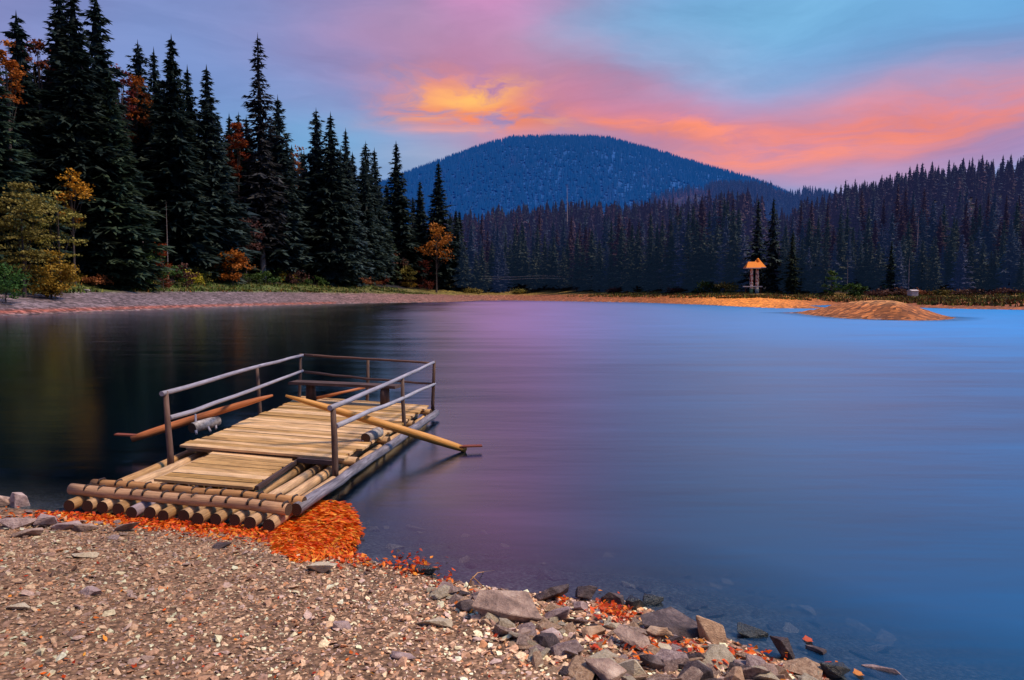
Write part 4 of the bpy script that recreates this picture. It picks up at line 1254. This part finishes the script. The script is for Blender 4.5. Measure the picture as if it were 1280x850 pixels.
# gravel: nobody could count it
def pebbles():
    g2 = np.random.default_rng(5)
    pr = []
    for k in range(8):
        bm = hull_rock(700 + k, 1, g2.uniform(.5, .95), g2.uniform(.22, .5), 9, .5, 0)
        bmesh.ops.triangulate(bm, faces=bm.faces)
        bm.verts.ensure_lookup_table(); bm.verts.index_update()
        pr.append((np.array([v.co[:] for v in bm.verts]), np.array([[v.index for v in f.verts] for f in bm.faces]))); bm.free()
    n = 200000
    px = g2.uniform(-70, 1180, n); py = g2.uniform(615, 905, n)
    # even in plan: keep with a chance that grows with distance squared
    z = .35
    Yd = F * (EYE - z) / (py - HY); Xp = (px - 640) / F * Yd
    keep = g2.uniform(0, 1, n) < (Yd / 8.5) ** 3 * 1.0
    Xp, Yd = Xp[keep], Yd[keep]
    zz, dnn, dff, lk, nr, *_ = height(Xp, Yd, True)
    ok = (~lk) & (dnn > .02)
    Xp, Yd, zz, dnn = Xp[ok], Yd[ok], zz[ok], dnn[ok]
    n = min(len(Xp), 78000)
    Xp, Yd, zz, dnn = Xp[:n], Yd[:n], zz[:n], dnn[:n]
    coarse = smooth01((Xp + 1.2) / 1.4) * smooth01(1.8 - dnn)
    s = g2.lognormal(math.log(.0108), .58, n) * (1 + .5 * coarse)
    s = np.minimum(s, .05)
    cols = np.array([(.44, .33, .25), (.30, .20, .15), (.20, .14, .125), (.62, .52, .40), (.33, .27, .27), (.40, .22, .13), (.12, .085, .08), (.52, .40, .30)])
    cc = cols[g2.choice(8, n, p=[.2, .2, .14, .12, .12, .09, .06, .07])] * g2.uniform(.75, 1.25, (n, 1))
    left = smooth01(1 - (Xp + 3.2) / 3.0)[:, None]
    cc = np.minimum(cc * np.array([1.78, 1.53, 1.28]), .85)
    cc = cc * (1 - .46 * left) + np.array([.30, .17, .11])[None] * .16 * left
    Vs, Fs, Ts, o = [], [], [], 0
    pick = g2.integers(0, 8, n)
    for i, (V, Ft) in enumerate(pr):
        ids = np.nonzero(pick == i)[0]
        m = len(ids)
        a = g2.uniform(0, 6.28, m); tx = g2.normal(0, .3, m); ty = g2.normal(0, .3, m)
        c, sn = np.cos(a), np.sin(a)
        v = V[None] * s[ids][:, None, None]
        x, y, zv = v[..., 0], v[..., 1], v[..., 2]
        zv2 = zv + x * tx[:, None] + y * ty[:, None]
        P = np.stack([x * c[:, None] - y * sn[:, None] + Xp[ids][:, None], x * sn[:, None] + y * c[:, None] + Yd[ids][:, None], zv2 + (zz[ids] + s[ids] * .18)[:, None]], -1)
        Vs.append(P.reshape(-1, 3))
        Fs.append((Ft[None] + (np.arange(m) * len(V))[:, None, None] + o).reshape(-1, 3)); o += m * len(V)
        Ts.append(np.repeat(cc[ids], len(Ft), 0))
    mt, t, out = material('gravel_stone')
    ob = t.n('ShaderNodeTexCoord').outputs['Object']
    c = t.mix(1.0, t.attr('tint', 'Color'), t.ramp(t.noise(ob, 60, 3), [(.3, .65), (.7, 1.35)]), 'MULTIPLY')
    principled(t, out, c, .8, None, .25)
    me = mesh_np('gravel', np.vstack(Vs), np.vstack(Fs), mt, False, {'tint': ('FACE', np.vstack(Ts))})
    tag(link('gravel', me), kind='stuff')
pebbles()

# ------------------------------------------------------------------ fallen leaves
def leaf_litter():
    mt, t, out = material('fallen_leaf')
    c = t.attr('tint', 'Color')
    d = t.n('ShaderNodeBsdfPrincipled', {'Base Color': c, 'Roughness': .5, 'Specular IOR Level': .3})
    tr = t.n('ShaderNodeBsdfTranslucent', {'Color': c})
    mx = t.n('ShaderNodeMixShader', {0: .3, 1: d.outputs[0], 2: tr.outputs[0]})
    t.t.links.new(mx.outputs[0], out.inputs[0])
    M['leaf'] = mt
    g2 = np.random.default_rng(23)
    pts = []                                             # x, y, z, heading, size, stretch, hue
    def addpx(px, py, z, size, head=None, st=1.0, hue=None):
        p = at(px, py, z) if z is not None else ground(px, py)
        pts.append((p.x, p.y, p.z, g2.uniform(0, 6.28) if head is None else head, size, st, g2.uniform(0, 1) if hue is None else hue))
    # the strip pushed up under the raft's front
    for k in range(4600):
        t_ = g2.uniform(0, 1)
        px = 45 + 385 * t_ + (40 * g2.uniform(0, 1) ** 2 if t_ > .9 else 0)
        edge = np.interp(px, [45, 120, 200, 340, 380, 470], [648, 650, 656, 668, 672, 708])
        spread = np.interp(px, [45, 100, 200, 330, 400, 470], [4, 7, 12, 18, 17, 5])
        py = edge + abs(g2.normal(0, .55)) * spread - 10 * g2.uniform(0, 1)
        p0 = at(px, py, .0)
        z0 = max(.006, hz(p0.x, p0.y)) + g2.uniform(0, .03)
        addpx(px, py, z0, g2.uniform(.016, .036))
    # the fan that drifts in the eddy beside the raft, leaves drawn out along its curl
    cx, cy = 372, 690
    n = 0
    while n < 5200:
        px = g2.uniform(340, 455); py = g2.uniform(622, 702)
        a = (px - 385) / 66.0; b_ = (py - 662) / 40.0
        edge = 1.0 + .10 * math.sin(px * .12) + .06 * math.sin(py * .23)
        if a * a + b_ * b_ > edge * (1.12 - .5 * g2.uniform(0, 1) ** 1.6 + (.5 * g2.uniform(0, 1) if n % 40 == 0 else 0)): continue
        n += 1
        p0 = at(px, py, .0)
        z0 = max(.010, hz(p0.x, p0.y) + .012) + g2.uniform(0, .022)
        ctr = at(360, 700, .0)
        head = math.atan2(p0.y - ctr.y, p0.x - ctr.x) + math.pi / 2 + g2.normal(0, .28)
        addpx(px, py, z0, g2.uniform(.018, .034), head, g2.uniform(1.2, 2.2), np.clip(g2.uniform(.25, 1.05), 0, 1))
    # caught among the stones
    spots = [(523, 714, 14, 6, 130), (702, 756, 8, 8, 60), (757, 766, 18, 12, 190), (780, 772, 14, 9, 110), (690, 800, 8, 8, 30), (800, 820, 22, 16, 90), (745, 812, 14, 12, 40),
             (860, 820, 24, 16, 90), (900, 828, 22, 14, 80), (945, 828, 24, 12, 60), (550, 730, 22, 12, 60), (600, 758, 26, 10, 50), (830, 812, 26, 10, 60), (1000, 846, 30, 12, 40), (500, 710, 30, 8, 160), (20, 646, 40, 6, 90), (70, 650, 30, 6, 60)]
    for (sx, sy, wx, wy, n_) in spots:
        for k in range(int(n_ * .6)):
            px, py = sx + g2.normal(0, .6) * wx, sy + g2.normal(0, .6) * wy
            if py > 900 or py < 600: continue
            p = ground(px, py)
            pts.append((p.x, p.y, max(p.z, .006) + g2.uniform(.005, .05), g2.uniform(0, 6.28), g2.uniform(.014, .03), 1.0, g2.uniform(0, .9)))
    # a few over the open gravel
    for k in range(160):
        px, py = g2.uniform(0, 800), g2.uniform(690, 850)
        p = ground(px, py)
        if p.z < .05: continue
        pts.append((p.x, p.y, p.z + .014, g2.uniform(0, 6.28), g2.uniform(.010, .022), 1.0, g2.uniform(0, 1)))
    A = np.array(pts); n = len(A)
    c, s = np.cos(A[:, 3]), np.sin(A[:, 3])
    L = A[:, 4] * A[:, 5]; W = A[:, 4] * .62
    tilt = g2.normal(0, .35, n) * A[:, 4]; tilt2 = g2.normal(0, .45, n) * A[:, 4]
    def P(l, w, z): return np.stack([A[:, 0] + c * l - s * w, A[:, 1] + s * l + c * w, np.maximum(A[:, 2] + z, .004)], -1)
    V = np.stack([P(-L, 0 * W, -tilt), P(-.25 * L, W, tilt2), P(L, 0 * W, tilt), P(-.25 * L, -W, -tilt2 * .3)], 1).reshape(-1, 3)
    idx = np.arange(n)[:, None] * 4
    Ft = np.concatenate([idx + np.array([[0, 1, 2]]), idx + np.array([[0, 2, 3]])], 1).reshape(-1, 3)
    stops = np.array([[.30, .022, .006], [.66, .06, .006], [.88, .125, .008], [.92, .22, .015], [.92, .42, .05]])
    q = A[:, 6] * 4; i0 = np.clip(q.astype(int), 0, 3); fr = (q - i0)[:, None]
    colr = (stops[i0] * (1 - fr) + stops[i0 + 1] * fr) * g2.uniform(.62, 1.15, (n, 1))
    me = mesh_np('fallen_leaves', V, Ft, mt, False, {'tint': ('FACE', np.repeat(colr, 2, 0))})
    tag(link('fallen_leaves', me), kind='stuff')
leaf_litter()
def single_leaf(px, py, size, colr, label):
    p = at(px, py, .012)
    mt, t, out = material('leaf_colour')
    ob = t.n('ShaderNodeTexCoord').outputs['Object']
    principled(t, out, t.mix(t.noise(ob, 40, 3), colr, tuple(x * .55 for x in colr)), .45)
    bm = bmesh.new()
    n = 10; vs = []
    for i in range(n):
        a = 6.283 * i / n
        r = size * (1 if i % 2 else .72) * (1.25 if i == 0 else 1)
        vs.append(bm.verts.new((math.cos(a) * r, math.sin(a) * r * .75, .006 * math.cos(2 * a))))
    bm.faces.new(vs)
    bmesh.ops.triangulate(bm, faces=bm.faces)
    me = bpy.data.meshes.new('leaf'); bm.to_mesh(me); bm.free(); me.materials.append(mt)
    o = link('fallen_leaf', me); o.location = p; o.rotation_euler = (0, 0, px)
    tag(o, label, 'leaf')
single_leaf(1010, 799, .05, (.62, .10, .015), 'orange red leaf floating past the dark brown block')
single_leaf(1073, 841, .045, (.75, .26, .03), 'orange leaf floating between the black and slate stones')
single_leaf(951, 819, .045, (.80, .36, .04), 'golden leaf floating below the dark green stone')
single_leaf(1034, 829, .04, (.45, .05, .02), 'dark red leaf floating under the small flat stone')
single_leaf(541, 742, .035, (.85, .55, .03), 'bright yellow leaf lying on stones near the tilted slab')
single_leaf(1028, 846, .04, (.55, .07, .02), 'red leaf floating near the lower edge of the photo')

# a bent twig standing at the water edge
b = MB()
t0 = ground(583, 738); t1 = atd(591, 721, t0.y); t2 = ground(607, 737)
b.tube([t0, t1, t2], [.007, .006, .004], 6, shade=.4)
b.tube([t1 - Vector((.02, 0, .03)), atd(597, 716, t0.y + .3), atd(618, 713, t0.y + .7)], [.005, .004, .002], 6, shade=.3)
o = b.build('twig', M['cross_log'], None, True, origin=t0); o.location = t0
tag(o, 'thin bent reddish twig arching over the water edge', 'twig')

# ------------------------------------------------------------------ small things on the far shores
def plain(name, c, rough=.7, c2=None, sc=3.0):
    m, t, out = material(name)
    ob = t.n('ShaderNodeTexCoord').outputs['Object']
    principled(t, out, t.mix(t.noise(ob, sc, 4), c, c2 or tuple(x * .6 for x in c)), rough)
    return m
M['shingle'] = plain('orange_shingle', (.95, .31, .018), .7, (.80, .20, .012), 2.0)
def carved():
    m, t, out = material('carved_wood')
    ob = t.n('ShaderNodeTexCoord').outputs['Object']
    v = t.voronoi(t.mapping(ob, (2.2, 2.2, 1.6)), 1.2, 'F1', 'Color')
    c = t.ramp(v, [(0, (.22, .035, .03)), (.3, (.50, .16, .13)), (.4, (.74, .60, .58)), (1, (.82, .74, .72))], 'CONSTANT')
    principled(t, out, c, .7)
    return m
M['carved'] = carved()
M['white'] = plain('pale_board', (.72, .62, .66), .7)
M['greenbase'] = plain('mossy_foot', (.10, .22, .12), .8)
M['bluebase'] = plain('bluish_foot', (.22, .30, .40), .8)
M['dark_timber'] = plain('dark_timber', (.10, .03, .02), .8)
Ys = solve_depth(942, 367.0, 120)
sp = atd(942, 366, Ys)
sz0 = hz(sp.x, Ys)
S1 = Ys / F                                             # metres per photo pixel there
def sh(px, py): return atd(px, py, Ys)
base = Vector((sp.x, Ys, sz0))
shelter = empty('shelter', base, 0, 'tall carved twin post shelter with orange shingle roofs on the sandy spit', 'shelter')
zb = sz0
def lathe_post(px, py_top, rs, mat, yo):
    b = MB()
    top = sh(px, py_top)
    zs = [zb + .02 + (top.z - zb) * k for k in (.0, .20, .21, .26, .34, .36, .5, .52, .66, .68, .82, .84, .93, 1.0)]
    rr = [1.15, 1.1, .9, 1.0, .98, 1.12, 1.02, 1.16, 1.0, 1.12, .92, 1.05, .85, .8]
    b.tube([Vector((top.x, Ys + yo, z)) for z in zs], [rs * r for r in rr], 10, shade=.5)
    o = b.build('carved_post', M['carved'], shelter, True)
    f_ = MB()
    f_.tube([Vector((top.x, Ys + yo, zb - .3)), Vector((top.x, Ys + yo, zb + (top.z - zb) * .19))], [rs * 1.3, rs * 1.2], 10, shade=.5)
    f_.build('foot', M[mat], o, True, origin=base)
lathe_post(939.2, 335, .48, 'greenbase', -.3)
lathe_post(947.2, 335, .50, 'bluebase', .3)
def gable(pxl, pxr, py_e, py_r, ridge, yo, dep, mat):
    """hipped roof: eaves rectangle, shorter ridge"""
    l, r_ = sh(pxl, py_e), sh(pxr, py_e)
    zt = sh(640, py_r).z
    c = (l.x + r_.x) / 2; w = (r_.x - l.x) / 2
    v = [(l.x, Ys + yo - dep, l.z), (r_.x, Ys + yo - dep, l.z), (r_.x, Ys + yo + dep, l.z), (l.x, Ys + yo + dep, l.z), (c - w * ridge, Ys + yo, zt), (c + w * ridge, Ys + yo, zt)]
    b = MB()
    b.v = [Vector(p) for p in v]
    for f_ in ((0, 1, 5, 4), (2, 3, 4, 5), (1, 2, 5), (3, 0, 4), (3, 2, 1, 0)):
        b.f.append(f_); b.uv.append([(b.v[i].x, b.v[i].z) for i in f_]); b.mi.append(0); b.sh.append(.5)
    o = b.build('roof', M[mat], shelter)
    e = MB()
    d = Vector((0, 0, .12))
    e.box([Vector(p) - d * 2 for p in v[:4]] + [Vector(p) - d * .05 for p in v[:4]], shade=.5)
    e.build('eave_board', M['white'], o, False, origin=base)
    return o
gable(930.5, 949, 334.8, 327.2, .55, -.25, 1.5, 'shingle')
rf = gable(939.5, 956, 334.0, 325.2, .35, .45, 1.6, 'shingle')
b = MB()
pt = sh(948, 325.4)
b.tube([Vector((pt.x, Ys + .45, pt.z - .3)), Vector((pt.x, Ys + .45, pt.z + .35)), Vector((pt.x, Ys + .45, pt.z + .7))], [.62, .5, .16], 6, shade=.5)
b.build('roof_turret', M['shingle'], rf, False, origin=base)
b = MB()
a, c = sh(927.5, 358.2), sh(951.5, 358.2)
b.bar(a + Vector((0, -.9, 0)), c + Vector((0, -.9, 0)), .5, .3, shade=.5)
o = b.build('rail_board', M['white'], shelter)
for px in (931, 950):
    s = MB(); p = sh(px, 358.4)
    s.bar(Vector((p.x, Ys - .9, zb - .2)), Vector((p.x, Ys - .9, p.z - .16)), .16, .16, up=Vector((0, 1, 0)), shade=.5)
    s.build('rail_leg', M['dark_timber'], o, False, origin=base)

def hut(px, py, w, h, Yd, label):
    Yd = shore_depth(px) - 10
    s = Yd / F
    p = atd(px, py, Yd); z0 = hz(p.x, Yd)
    root = empty('hut', (p.x, Yd, z0), 0, label, 'hut')
    ww, zt = w * s / 2, atd(px, py - h, Yd).z
    b = MB(); dp = 1.2
    b.box([Vector((p.x + sx_ * ww, Yd + sy_ * dp, z)) for z in (z0 - .3, zt - .35) for sx_, sy_ in ((-1, -1), (1, -1), (1, 1), (-1, 1))], shade=.5)
    b.build('wall', M['white'], root)
    b = MB()
    b.v = [Vector((p.x + sx_ * ww * 1.12, Yd + sy_ * dp * 1.15, zt - .345)) for sx_, sy_ in ((-1, -1), (1, -1), (1, 1), (-1, 1))] + [Vector((p.x - ww * 1.1, Yd, zt)), Vector((p.x + ww * 1.1, Yd, zt))]
    for f_ in ((0, 1, 5, 4), (2, 3, 4, 5), (1, 2, 5), (3, 0, 4), (3, 2, 1, 0)):
        b.f.append(f_); b.uv.append([(b.v[i].x, b.v[i].z) for i in f_]); b.mi.append(0); b.sh.append(.5)
    b.build('roof', M['white'], root)
hut(1141, 367, 8, 5, 164, 'tiny white hut at the far wood edge behind the islet')
# notice board
Yn = bank_depth(475, 178)
p = atd(475, 318, Yn); z0 = hz(p.x, Yn)
sg = empty('notice_board', (p.x, Yn, z0), 0, 'small bluish white notice board on a post before the spruces', 'sign')
b = MB(); b.bar(Vector((p.x - .9, Yn, p.z)), Vector((p.x + .9, Yn, p.z)), .06, 1.8, shade=.5); b.build('board', M['white'], sg)
b = MB(); b.tube([Vector((p.x, Yn + .1, z0 - .2)), Vector((p.x, Yn + .1, p.z + .6))], .09, 7, shade=.5); b.build('post', M['post'], sg, True)
# leaning poles with wires
Yp = solve_depth(590, 363.5)
fr = empty('leaning_poles', at(589, 362, hz(atd(589, 362, Yp).x, Yp)), 0, 'pale leaning poles set like a narrow tripod at the far shore', 'poles')
fr.location = (atd(589, 362, Yp).x, Yp, hz(atd(589, 362, Yp).x, Yp))
for (a_, c_) in (((585.5, 362), (588, 349.5)), ((589, 363), (588.4, 349.5)), ((596, 362), (588.6, 350.5))):
    b = MB(); b.tube([atd(*a_, Yp), atd(*c_, Yp)], [.13, .10], 7, shade=.5); b.build('pole', M['bark_white'], fr, True)
for k, (ya, yb, lb) in enumerate(((344.5, 345.5, 'upper thin grey wire strung before the far wood'), (347.5, 348, 'lower thin grey wire strung before the far wood'))):
    b = MB()
    pts = [atd(588 + (862 - 588) * i / 24, ya + (yb - ya) * i / 24 + 1.6 * math.sin(i / 24 * math.pi * 3) ** 2, Yp - 60 * i / 24) for i in range(25)]
    b.tube(pts, .035, 5, shade=.5)
    o = b.build('wire', M['rail'], None, True, origin=pts[0]); o.location = pts[0]
    tag(o, lb, 'wire')
# driftwood log on the gravel bank
Yl = solve_depth(108, 364.5)
b = MB(); p0, p1 = atd(104, 363.5, Yl), atd(112, 364.5, Yl - .5)
z0 = hz(p0.x, Yl)
b.tube([Vector((p0.x, Yl, z0 + .18)), Vector((p1.x, Yl - .5, z0 + .22))], [.2, .16], 8, shade=.7)
o = b.build('driftwood_log', M['birch'], None, True, origin=(p0.x, Yl, z0)); o.location = (p0.x, Yl, z0)
tag(o, 'pale driftwood log below the yellow bush on the bank', 'log')

# ------------------------------------------------------------------ sky and light
SUN_EL, SUN_AZ = 57.0, 98.0                             # degrees above the horizon; degrees clockwise from straight ahead
w = bpy.data.worlds.new('World'); scene.world = w
w.use_nodes = True
w.cycles.sampling_method = 'MANUAL'
w.cycles.sample_map_resolution = 256
w.node_tree.nodes.clear()
t = NT(w.node_tree)
wo = t.n('ShaderNodeOutputWorld')
bg = t.n('ShaderNodeBackground', {'Strength': .1})
sky = t.n('ShaderNodeTexSky', None, sky_type='NISHITA')
sky.sun_disc = False; sky.sun_elevation = R(SUN_EL); sky.sun_rotation = R(SUN_AZ)
tc = t.n('ShaderNodeTexCoord').outputs['Generated']
sep = t.n('ShaderNodeSeparateXYZ', {0: tc})
az = t.math('ARCTAN2', sep.outputs[0], sep.outputs[1])
el = t.math('ARCSINE', sep.outputs[2])
plane = t.n('ShaderNodeCombineXYZ', {0: t.math('MULTIPLY', az, 2.2), 1: t.math('MULTIPLY', el, 7.0), 2: t.math('MULTIPLY', t.math('SINE', az), .3)}).outputs[0]
wn = t.n('ShaderNodeTexNoise', {'Vector': plane, 'Scale': 1.6, 'Detail': 5, 'Roughness': .55})
ws = t.n('ShaderNodeSeparateColor', {0: wn.outputs['Color']})
azw = t.math('ADD', az, t.math('MULTIPLY', t.math('SUBTRACT', ws.outputs[0], .5), .15))
elw = t.math('ADD', el, t.math('MULTIPLY', t.math('SUBTRACT', ws.outputs[1], .5), .075))
warped = t.n('ShaderNodeCombineXYZ', {0: azw, 1: elw}).outputs[0]
# streaks lying along the drift of the clouds
st_v = t.mapping(t.n('ShaderNodeCombineXYZ', {0: azw, 1: elw}).outputs[0], (5, 30, 1), (0, 0, R(-12)))
streak = t.noise(st_v, 1.0, 6, .62, .4)
puff = t.noise(t.n('ShaderNodeCombineXYZ', {0: t.math('MULTIPLY', azw, 13), 1: t.math('MULTIPLY', elw, 34)}).outputs[0], 1.0, 6, .6, .5)
def sk(px, py):
    d = ray(px, py)
    return math.atan2(d[0], d[1]), math.asin(d[2] / np.linalg.norm(d))
BASE = t.mix(t.ramp(t.math('MULTIPLY_ADD', az, .55, .5), [(0, 0.0), (1, 1.0)]), lin(112, 138, 200), lin(112, 170, 228))
c = t.mix(.12, t.n('ShaderNodeVectorMath', {0: BASE, 1: (10, 10, 10)}, operation='MULTIPLY').outputs[0], sky.outputs[0])
def blob(c, px, py, sx, sy, rot, rgb, k, tex=0, hard=1.0, gain=1.0):
    a0, e0 = sk(px, py) if abs(px) > 4 else (px, py)      # small numbers are directions in radians already
    if abs(px) <= 4: sx, sy = sx * F, sy * F
    mp = t.n('ShaderNodeMapping', {'Vector': warped, 'Location': (a0, e0, 0), 'Rotation': (0, 0, R(rot)), 'Scale': (sx / F, sy / F, 1)}, vector_type='TEXTURE').outputs[0]
    r2 = t.n('ShaderNodeVectorMath', {0: mp, 1: mp}, operation='DOT_PRODUCT').outputs['Value']
    if hard != 1.0: r2 = t.math('POWER', r2, hard)
    m = t.math('MULTIPLY', t.math('EXPONENT', t.math('MULTIPLY', r2, -1.0)), k)
    if tex == 1: m = t.math('MULTIPLY', m, t.ramp(streak, [(.36, .05), (.60, 1.0)]))
    if tex == 2: m = t.math('MULTIPLY', m, t.ramp(puff, [(.38, .0), (.56, 1.0)]))
    m = t.math('MINIMUM', m, 1.0)
    return t.mix(m, c, tuple(v * 10 * gain for v in lin(*rgb)))
for args in [
    (20, 20, 230, 150, 0, (142, 138, 190), .85),
    (300, 110, 190, 120, 0, (114, 150, 208), .95),
    (560, 40, 200, 140, 0, (168, 130, 174), .95),
    (655, 40, 130, 90, 0, (192, 132, 162), .8),
    (405, 182, 130, 50, 0, (116, 170, 216), .95),
    (540, 205, 90, 26, 0, (154, 176, 206), .7),
    (1000, 10, 340, 64, 0, (120, 178, 220), 1.0),
    (870, 76, 120, 32, -8, (134, 174, 216), .85),
    (-.85, .99, .80, .50, 0, (14, 24, 56), .98, 0, 4.0),  # unseen dark sky patch, added to darken reflections on the wooded side
    (-.03, .98, .16, .57, 0, (226, 118, 178), .96, 0, 3.0, 1.7),  # unseen mauve patch, added to tint the middle of the lake
    (.90, .98, .76, .54, 0, (6, 152, 244), 1.0, 0, 4.0, 2.0),  # unseen over-bright blue, added to colour the open water
    (1.12, .98, .58, .61, 0, (10, 166, 246), 1.0, 0, 4.0, 1.9),  # second added blue patch for the water, reaching lower at the side
    (1500, 40, 240, 160, 0, (100, 170, 226), .9),
    (800, 142, 230, 42, -14, (206, 128, 154), .9),
    (1130, 150, 230, 50, 4, (210, 132, 150), .9),
    (690, 190, 120, 22, 0, (206, 136, 156), .7),
    (1250, 178, 130, 30, 0, (164, 136, 184), .85),
    (1060, 222, 130, 15, 0, (192, 152, 190), .7),
    (1090, 158, 200, 26, 6, (240, 134, 118), 1.0, 1),
    (1000, 188, 130, 16, 4, (246, 146, 124), .9, 1),
    (870, 160, 80, 15, -10, (250, 146, 120), 1.0, 2),
    (775, 148, 60, 9, -12, (250, 142, 112), .9, 1),
    (592, 132, 112, 33, -8, (246, 140, 104), 1.0, 2, 1.6),
    (585, 112, 62, 10, 4, (255, 190, 110), 1.0, 2, 1.0, 1.05),
    (625, 132, 80, 9, -12, (255, 186, 112), 1.0, 1, 1.0, 1.05),
    (545, 140, 60, 9, 8, (252, 164, 108), .9, 1),
    (575, 166, 60, 8, 0, (248, 160, 132), .85, 1),
]:
    c = blob(c, *args)
# thin veils drawn across the whole sky
veil = t.noise(t.mapping(warped, (2.6, 13, 1), (0, 0, R(-9))), 1.0, 7, .6, .5)
c = t.mix(.6, c, t.mix(1.0, c, t.ramp(veil, [(.30, (.76, .78, .82)), (.50, (1.02, 1.02, 1.02)), (.70, (1.34, 1.26, 1.20))]), 'MULTIPLY'))
# the sky behind the viewer is duller
c = t.mix(t.math('MULTIPLY', t.ramp(t.math('MULTIPLY_ADD', sep.outputs[1], -.5, .5), [(.45, 0.0), (.75, 1.0)]), .55), c, tuple(v * 10 for v in lin(96, 100, 150)))
t.put(bg, 'Color', c)
t.t.links.new(bg.outputs[0], wo.inputs[0])
sd = bpy.data.lights.new('sun', 'SUN')
sd.energy = 4.4
sd.angle = R(14)
sd.color = (1.0, .77, .54)
so = bpy.data.objects.new('sun', sd); col.objects.link(so)
az_, el_ = R(SUN_AZ), R(SUN_EL)
src = Vector((math.sin(az_) * math.cos(el_), math.cos(az_) * math.cos(el_), math.sin(el_)))
so.rotation_euler = src.to_track_quat('Z', 'Y').to_euler()
so.location = (0, 0, 60)

cy = scene.cycles
cy.use_denoising = True
cy.max_bounces = 6
cy.transparent_max_bounces = 8
cy.caustics_reflective = False
cy.caustics_refractive = False
